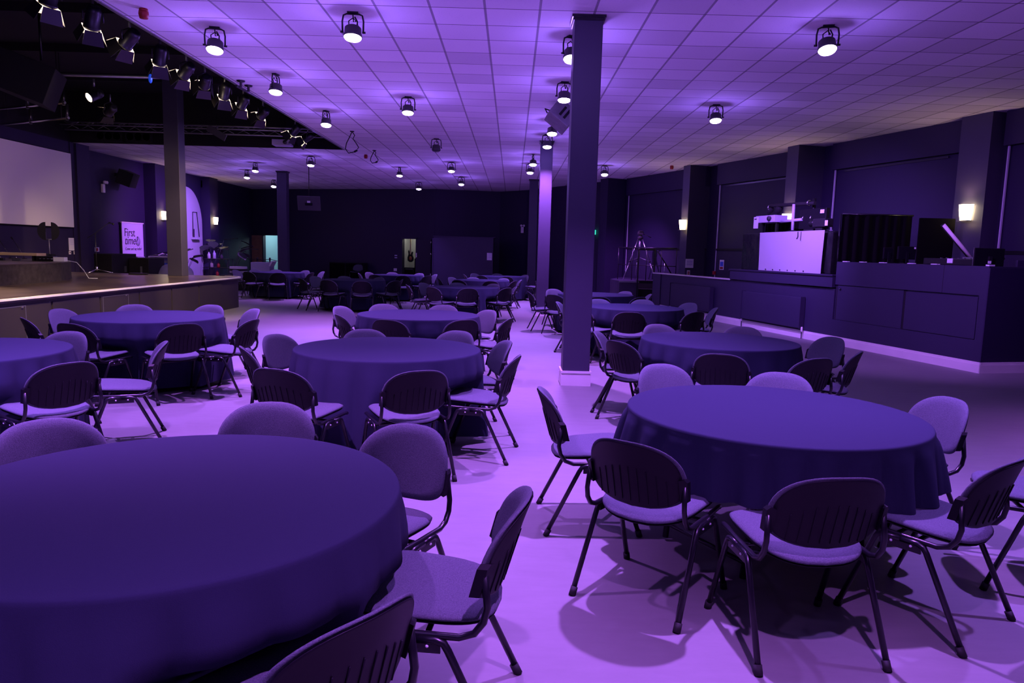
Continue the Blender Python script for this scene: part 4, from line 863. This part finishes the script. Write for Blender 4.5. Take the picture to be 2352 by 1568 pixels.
SEATING = [
    ('T1', 'first table of the middle row', -1.1, 2.28, [(-1.767, 2.863, -128.1, 3), (-1.134, 3.217, -172.1, 2), (-0.543, 2.857, 155, 1), (-0.244, 2.289, 84.3, 0), (-0.537, 1.663, 53.4, 7)]),
    ('T2', 'first table of the counter row', 1.4, 3.78, [(0.495, 4.102, -87.7, 4), (0.688, 3.214, -37.2, 5), (1.188, 2.842, 5.7, 6), (1.861, 3.081, 37.3, 7), (2.603, 3.477, 72.5, 0), (2.255, 4.073, 97, 1), (1.186, 4.847, -158.7, 3), (1.705, 4.621, 148.5, 2)]),
    ('T3', 'second table of the middle row', -0.985, 5.84, [(-1.779, 6.158, -112.7, 3), (-1.764, 5.617, -62.8, 4), (-1.397, 4.827, -18.6, 5), (-0.701, 4.879, 26.1, 6), (-0.242, 5.434, 81.4, 7), (-0.311, 6.175, 106.4, 0), (-1.283, 6.582, -158.9, 2), (-0.638, 6.671, 151.1, 1)]),
    ('T4', 'second table of the stage row', -3.93, 7.88, [(-4.567, 7.318, -47.5, 5), (-4.766, 8.046, -99.4, 4), (-4.505, 8.645, -154.8, 3), (-3.842, 8.864, 168.1, 2), (-3.314, 8.563, 132.5, 1), (-2.978, 7.572, 82.1, 0), (-3.356, 7.169, 45.4, 7), (-4.038, 7.027, -15.7, 6)]),
    ('T5', 'first table of the stage row', -3.98, 5.12, [(-3.774, 5.812, 171.2, 2), (-3.055, 4.723, 58.2, 7), (-2.982, 5.515, 115.5, 0)]),
    ('T6', 'third table of the middle row', -1.135, 8.95, [(-1.972, 9.365, -113.5, 4), (-1.723, 8.471, -60.5, 5), (-1.666, 9.772, -159.1, 3), (-0.954, 9.889, 178.1, 2), (-1.261, 8.163, -16.5, 6), (-0.668, 8.372, 31.5, 7), (-0.501, 9.302, 131.7, 1), (-0.29, 8.551, 73.8, 0)]),
    ('T7', 'second table of the counter row', 2.03, 7.0, [(1.157, 7.155, -105.3, 3), (1.213, 6.656, -55.7, 4), (1.75, 7.854, -160.9, 2), (2.493, 7.832, 155.2, 1), (1.811, 6.077, -20.5, 5), (2.979, 7.156, 110.0, 0), (2.343, 5.973, 21.5, 6), (2.742, 6.327, 57.8, 7)]),
    ('T8', 'third table of the counter row', 1.9, 11.17, [(1.64, 10.099, -4.4, 6), (2.467, 10.45, 33.3, 7), (2.844, 11.114, 83.2, 0), (2.738, 11.885, 122.7, 1), (2.186, 12.307, 157.7, 2), (1.545, 12.124, -169.9, 3), (1.215, 10.566, -53.5, 5), (1.033, 11.415, -103.3, 4)]),
    ('T9', 'fourth table of the counter row', 1.68, 14.45, [(1.026, 15.217, -151.4, 3), (0.96, 13.657, -38.0, 5), (1.626, 13.426, -6.9, 6), (2.2, 15.045, 134.0, 1), (2.2, 13.578, 38.4, 7), (2.47, 14.452, 89.7, 0), (0.64, 14.25, -83.5, 4)]),
    ('T13', 'fourth table of the middle row', -1.02, 16.0, [(-1.962, 15.789, -77.8, 4), (-1.791, 16.566, -121.3, 3), (-1.46, 15.23, -40.7, 5), (-0.95, 15.101, 16.1, 6), (-0.313, 15.635, 50.6, 7), (-0.198, 16.023, 97.9, 0), (-1.197, 16.902, -160.5, 2), (-0.587, 16.915, 143.2, 1)]),
    ('T11', 'third table of the stage row', -3.9, 18.1, [(-4.801, 17.527, -50.8, 4), (-4.84, 18.612, -121.7, 3), (-4.209, 17.209, -17.2, 5), (-3.509, 17.098, 9.8, 6), (-3.008, 17.625, 51.1, 7), (-3.067, 18.344, 98.4, 0), (-4.285, 19.05, -147.1, 2), (-3.606, 18.836, 150.5, 1)]),
    ('T12', 'fourth table of the stage row', -3.45, 22.0, [(-4.305, 21.973, -81.8, 4), (-4.251, 22.715, -121.6, 3), (-3.856, 21.169, -15.3, 5), (-3.15, 20.972, 12.6, 6), (-2.681, 21.516, 54.2, 7), (-2.618, 22.457, 119.4, 0), (-3.723, 23.036, -158.8, 2), (-3.077, 22.957, 149.4, 1)]),
    ('T14', 'fifth table of the middle row', -0.81, 19.8, [(-1.678, 19.744, -80.2, 4), (-1.463, 20.376, -124.1, 3), (-1.27, 19.045, -22.5, 5), (-0.554, 18.946, 5.3, 6), (-0.172, 19.325, 64.7, 7), (-0.042, 20.009, 94.8, 0), (-1.041, 20.556, -167.1, 2), (-0.364, 20.452, 148.5, 1)]),
    ('T15', 'sixth table of the middle row', -0.285, 23.5, [(-1.237, 23.538, -82.2, 4), (-1.061, 24.199, -135.8, 3), (-0.814, 22.786, -26.1, 5), (-0.186, 22.435, 6.4, 6), (-0.466, 24.555, -174.7, 2), (0.242, 24.09, 133.6, 1), (0.7, 23.077, 59.2, 7)]),
    ('T10', 'round table past the stage end', -6.95, 21.7, [(-8.02, 21.79, -104.7, 4), (-7.779, 22.381, -137.7, 3), (-7.372, 20.902, -23.2, 5), (-6.684, 20.715, 26.9, 6), (-7.36, 22.691, -165.5, 2), (-6.631, 22.726, 152.1, 1), (-6.134, 21.359, 79.4, 7), (-6.066, 22.302, 125.1, 0)]),
]

# ------------------------------------------------------------------ round tables
def drape(R_, top, hem, folds, seed, amp=.058):
    r = random.Random(seed); ph = [r.uniform(0, 2*pi) for _ in range(6)]; am = [r.uniform(.6, 1.) for _ in range(6)]
    b = MB(); n = 264; rings = [(k/5*R_*.97, top) for k in range(1, 6)]
    prof = [(R_*.985, top), (R_*.996, top-.0012), (R_+.001, top-.005), (R_+.004, top-.014), (R_+.006, top-.03)]
    H_ = top-hem; K = 12
    vs = [(0, 0, top)]
    def wob(a): return (abs(sin(.5*folds*a+ph[0]+.9*sin(3*a+ph[3])))**.8*(1+.3*sin(2*a+ph[1])) + .35*abs(sin((.5*folds+4)*a+ph[2]))-.7)
    allr = []
    for rr, z in rings+prof: allr.append([(rr*cos(2*pi*j/n), rr*sin(2*pi*j/n), z) for j in range(n)])
    for k in range(1, K+1):
        q = k/K; row = []
        for j in range(n):
            a = 2*pi*j/n; s_ = q**.6
            rr = R_+.008+.062*q*(H_/.7)+(amp*wob(a)+.012)*s_*(H_/.7)**.5
            row.append((rr*cos(a), rr*sin(a), top-.03-(H_-.03)*q + .008*sin(4*a+ph[5])*s_))
        allr.append(row)
    for row in allr: vs += row
    fs = [(0, 1+j, 1+(j+1) % n) for j in range(n)]
    for k in range(len(allr)-1):
        o = 1+k*n; fs += [(o+j, o+n+j, o+n+(j+1) % n, o+(j+1) % n) for j in range(n)]
    b.add(vs, fs, 0, True)
    return b.mesh('tablecloth', 'cloth')
TT = .745
def tuck(me, cx, cy, rows):          # the cloth gives way where a seat is pushed in under the table
    sm = lambda a, b, t: (lambda q: q*q*(3-2*q))(min(1, max(0, (t-a)/(b-a))))
    fr = [(x-cx, y-cy, cos(radians(h)), sin(radians(h))) for x, y, h, _ in rows]
    for v in me.vertices:
        if v.co.z > .62: continue
        wz = 1-sm(.455, .56, v.co.z)
        for x, y, c, s_ in fr:
            dx, dy = v.co.x-x, v.co.y-y; lx = c*dx+s_*dy; ly = -s_*dx+c*dy
            if abs(lx) < .36 and -.3 < ly < .262:
                k = (.262-ly)*(1-sm(.235, .36, abs(lx)))*wz; v.co.x += -s_*k; v.co.y += c*k
    me.update(); return me
def bare_table(loc):
    o = thing('round_table', 'round folding table, its legs showing under the short dark cloth', 'table', loc, .5)
    MB().lathe([(0, TT-.03), (.735, TT-.03), (.745, TT-.025), (.745, TT-.008), (.735, TT-.003), (0, TT-.003)], 48).build('tabletop', 'wood', o)
    for s_ in (-1, 1):
        for y in (-.28, .28):
            MB().tube([(s_*.36, y, TT-.035), (s_*.44, y, .02)], .0165, 10).build('leg', 'steel', o)
        MB().tube([(s_*.44, -.28, .10), (s_*.44, .28, .10)], .012, 8).tube([(s_*.38, -.28, .55), (s_*.38, .28, .55)], .012, 8).tube([(s_*.40, 0, .33), (0, 0, TT-.04)], .010, 6).build('brace', 'steel', o)
    return o
CLOTH_LABEL = {'first table of the middle row': 'dark round tablecloth filling the bottom corner, closest to the viewer', 'round table past the stage end': 'dark round tablecloth past the stage end, before the lit doorway'}
for i, (key, nm, x, y, rows) in enumerate(SEATING):
    sh_ = nm == 'first table of the counter row'
    o = link('tablecloth', drape(.755, TT, .46, 26, 9, .085) if sh_ else tuck(drape(.745, TT, .055, 19, i), x, y, rows), None, (x, y, 0))
    tag(o, CLOTH_LABEL.get(nm, 'dark round tablecloth over the '+nm) if not sh_ else 'shorter dark round tablecloth over the first table of the counter row', 'tablecloth', 'dark cloths on the round tables')
    if sh_: bare_table((x, y, 0))

# ------------------------------------------------------------------ chairs: local +y is forward
def outline(n=44):
    pts = []
    for k in range(n):
        a = 2*pi*k/n; c, s_ = cos(a), sin(a)
        e = 2/2.75 if s_ >= 0 else 2/3.8
        x = abs(c)**e*(1 if c >= 0 else -1)*.228; z = abs(s_)**e*(1 if s_ >= 0 else -1)
        z = z*.175 if z >= 0 else z*.098
        x *= 1-.07*max(0, z/.175)**1.5
        if z < 0: z -= .030*(1-(x/.228)**2)*min(1, -z/.098)
        pts.append((x, z))
    return pts
OUT = outline()
def back_pt(x, z, d):           # backrest sheet: z about its middle, d towards the sitter
    zz = z+.60; y = -.235-.29*(zz-.47) - .20*max(0, zz-.66)**2*3
    return (x, y + 1.35*x*x + d, zz)
def backrest(scale, d0, thick, dome, flip):
    b = MB(); n = len(OUT); R_ = [0, .3, .55, .75, .88, .96, 1.]
    def ring(t, side):
        if side: dd = d0 + thick*(1-max(0, (t-.86)/.14)**2*.75) + dome*(1-t*t)
        else: dd = d0
        return [back_pt(x*t*scale, z*t*scale, dd) for x, z in OUT]
    vs = [back_pt(0, 0, d0+thick+dome)]; 
    for t in R_[1:]: vs += ring(t, 1)
    o1 = len(vs)
    for t in reversed(R_[1:]): vs += ring(t*(1. if t < 1 else .995), 0)
    vs.append(back_pt(0, 0, d0)); m = len(R_)-1
    fs = [(0, 1+(j+1) % n, 1+j) for j in range(n)]
    for k in range(2*m-1):
        o = 1+k*n; fs += [(o+j, o+(j+1) % n, o+n+(j+1) % n, o+n+j) for j in range(n)]
    e = len(vs)-1; o = 1+(2*m-1)*n; fs += [(e, o+j, o+(j+1) % n) for j in range(n)]
    b.add(vs, fs, 0, True); return b
def seat_pt(x, y, dz):
    z = .418 + .42*x*x + .018*max(0, (y+.05)/.28) - .10*max(0, y-.16)*2.2*max(0, y-.16)/.07*.3 - .05*max(0, -y-.05)*1.2
    return (x, y, z+dz)
def seat_outline(n=44):
    pts = []
    for k in range(n):
        a = 2*pi*k/n; c, s_ = cos(a), sin(a); e = 2/3.8
        x = abs(c)**e*(1 if c >= 0 else -1)*.222; y = abs(s_)**e*(1 if s_ >= 0 else -1)
        y = .02+y*.215; x *= 1+.05*(y/.2)
        if y < 0: y -= .045*(1-(x/.22)**2)
        pts.append((x, y))
    return pts
SOUT = seat_outline()
def seat(scale, d0, thick, dome):
    b = MB(); n = len(SOUT); R_ = [0, .35, .6, .8, .91, .975, 1.]
    def P_(t, dd): return [seat_pt(x*t*scale, (y-.02)*t*scale+.02, dd) for x, y in SOUT]
    vs = [seat_pt(0, .02, d0+thick+dome)]
    for t in R_[1:]: vs += P_(t, d0+thick*(1-max(0, (t-.88)/.12)**2*.7)+dome*(1-t*t))
    for t in reversed(R_[1:]): vs += P_(t*(1. if t < 1 else .99), d0)
    vs.append(seat_pt(0, .02, d0)); m = len(R_)-1
    fs = [(0, 1+j, 1+(j+1) % n) for j in range(n)]
    for k in range(2*m-1):
        o = 1+k*n; fs += [(o+j, o+n+j, o+n+(j+1) % n, o+(j+1) % n) for j in range(n)]
    e = len(vs)-1; o = 1+(2*m-1)*n; fs += [(e, o+(j+1) % n, o+j) for j in range(n)]
    b.add(vs, fs, 0, True); return b
ME = {}
ME['back_cushion'] = backrest(1.015, .002, .024, .006, 0).mesh('back_cushion', 'fabric')
b = backrest(.965, -.006, .008, 0, 0)
for k in range(-4, 5):                     # moulded ribs on the outer face
    x = k*.040; z1 = .060-.045*(k/4)**2; seg = []
    for j in range(5):
        z = -.100+(z1+.100)*j/4; seg.append(back_pt(x, z, -.0075))
    b.tube(seg, .0022, 6)
for s_ in (-1, 1):                         # lugs that take the uprights
    P_ = [(s_*.210, -.07), (s_*.236, -.07), (s_*.240, .02), (s_*.230, .034), (s_*.210, .028)]
    A0 = [back_pt(x, z, -.020) for x, z in P_]; A1 = [back_pt(x, z, .012) for x, z in P_]; n = 5
    b.add(A0+A1, [tuple(range(n)), tuple(reversed(range(n, 2*n)))]+[(i, n+i, n+(i+1) % n, (i+1) % n) for i in range(n)])
ME['back_shell'] = b.mesh('back_shell', 'plastic')
ME['seat_cushion'] = seat(1., .0, .024, .006).mesh('seat_cushion', 'fabric')
ME['seat_shell'] = seat(.975, -.012, .012, 0).mesh('seat_shell', 'plastic')
for s_, key in ((-1, 'l'), (1, 'r')):
    bt_ = back_pt(s_*.226, -.01, -.008); 
    ME['upright'+key] = MB().tube([(bt_[0], bt_[1], bt_[2]+.03), (s_*.234, -.222, .50), (s_*.236, -.212, .455), (s_*.236, -.185, .418), (s_*.236, -.14, .402), (s_*.234, .02, .404), (s_*.230, .17, .410), (s_*.226, .20, .404)], .0115, 8).mesh('upright', 'steel')
    ME['plate'+key] = MB().box(s_*.243-.005, s_*.243+.005, -.085, .085, .352, .398).ball((s_*.249, -.045, .375), .006, 6, 1).ball((s_*.249, .035, .375), .006, 6, 1).mesh('side_plate', ['steel', 'screw'])
    ME['rear'+key] = MB().tube([(s_*.243, 0, .392), (s_*.243, -.07, .392), (s_*.244, -.094, .384), (s_*.245, -.108, .362), (s_*.256, -.275, .022)], .0125, 10).mesh('leg', 'steel')
    ME['front'+key] = MB().tube([(s_*.243, 0, .392), (s_*.243, .07, .392), (s_*.244, .094, .384), (s_*.245, .106, .362), (s_*.254, .235, .022)], .0125, 10).mesh('leg', 'steel')
    for y, e in ((-.283, 'rear'), (.241, 'front')):
        z0 = Vector((s_*.256, y, 0)); ME['cap'+e+key] = MB().tube([z0, (s_*.2548, y*.935 if e == 'rear' else y*.95, .036)], .0165, 10).mesh('foot_cap', 'rubber')
ME['cross'] = MB().tube([(-.24, -.03, .372), (.24, -.03, .372)], .010, 8).tube([(-.24, .06, .372), (.24, .06, .372)], .010, 8).mesh('cross_bar', 'steel')
def make_chair(detailed):
    o = bpy.data.objects.new('padded_chair', None); COL.objects.link(o); o.empty_display_size = .1
    for k in ('back_cushion', 'back_shell', 'seat_cushion', 'seat_shell'): link(k, ME[k], o)
    link('cross_bar', ME['cross'], o)
    for key in 'lr':
        link('upright', ME['upright'+key], o); link('side_plate', ME['plate'+key], o)
        for e in ('rear', 'front'):
            lg = link('leg', ME[e+key], o)
            if detailed: link('foot_cap', ME['cap'+e+key], lg)
    return o
SIDE = ['counter side', 'far counter corner', 'far side', 'far stage corner', 'stage side', 'near stage corner', 'near side', 'near counter corner']
LOOK = ['seen from its cushioned front and side', 'cushioned front showing', 'cushioned front showing', 'cushioned front showing', 'seen side on', 'dark shell showing', 'dark shell showing', 'dark shell showing']
near_p, far_p = make_chair(True), make_chair(False); used_n = used_f = False
for key, nm, cx, cy, rows in SEATING:
    for x, y, h, s_ in rows:
        if y < 13: o = near_p if not used_n else copy_tree(near_p); used_n = True
        else: o = far_p if not used_f else copy_tree(far_p); used_f = True
        o.location = (x, y, 0); o.rotation_euler = (0, 0, radians(h))
        at_ = nm if key != 'T10' else 'table past the stage end'
        tag(o, 'grey chair, %s of the %s, %s' % (SIDE[s_], at_, ['front and side seen', 'cushion seen', 'cushion seen', 'cushion seen', 'seen side-on', 'shell seen', 'dark shell seen', 'shell seen'][s_]), 'chair', 'padded chairs around the round tables')
o = copy_tree(far_p); o.location = (-6.95, 32.55, 0); o.rotation_euler = (0, 0, radians(170)); tag(o, 'lone grey chair in front of the low black cabinet at the back wall', 'chair', 'padded chairs around the round tables')
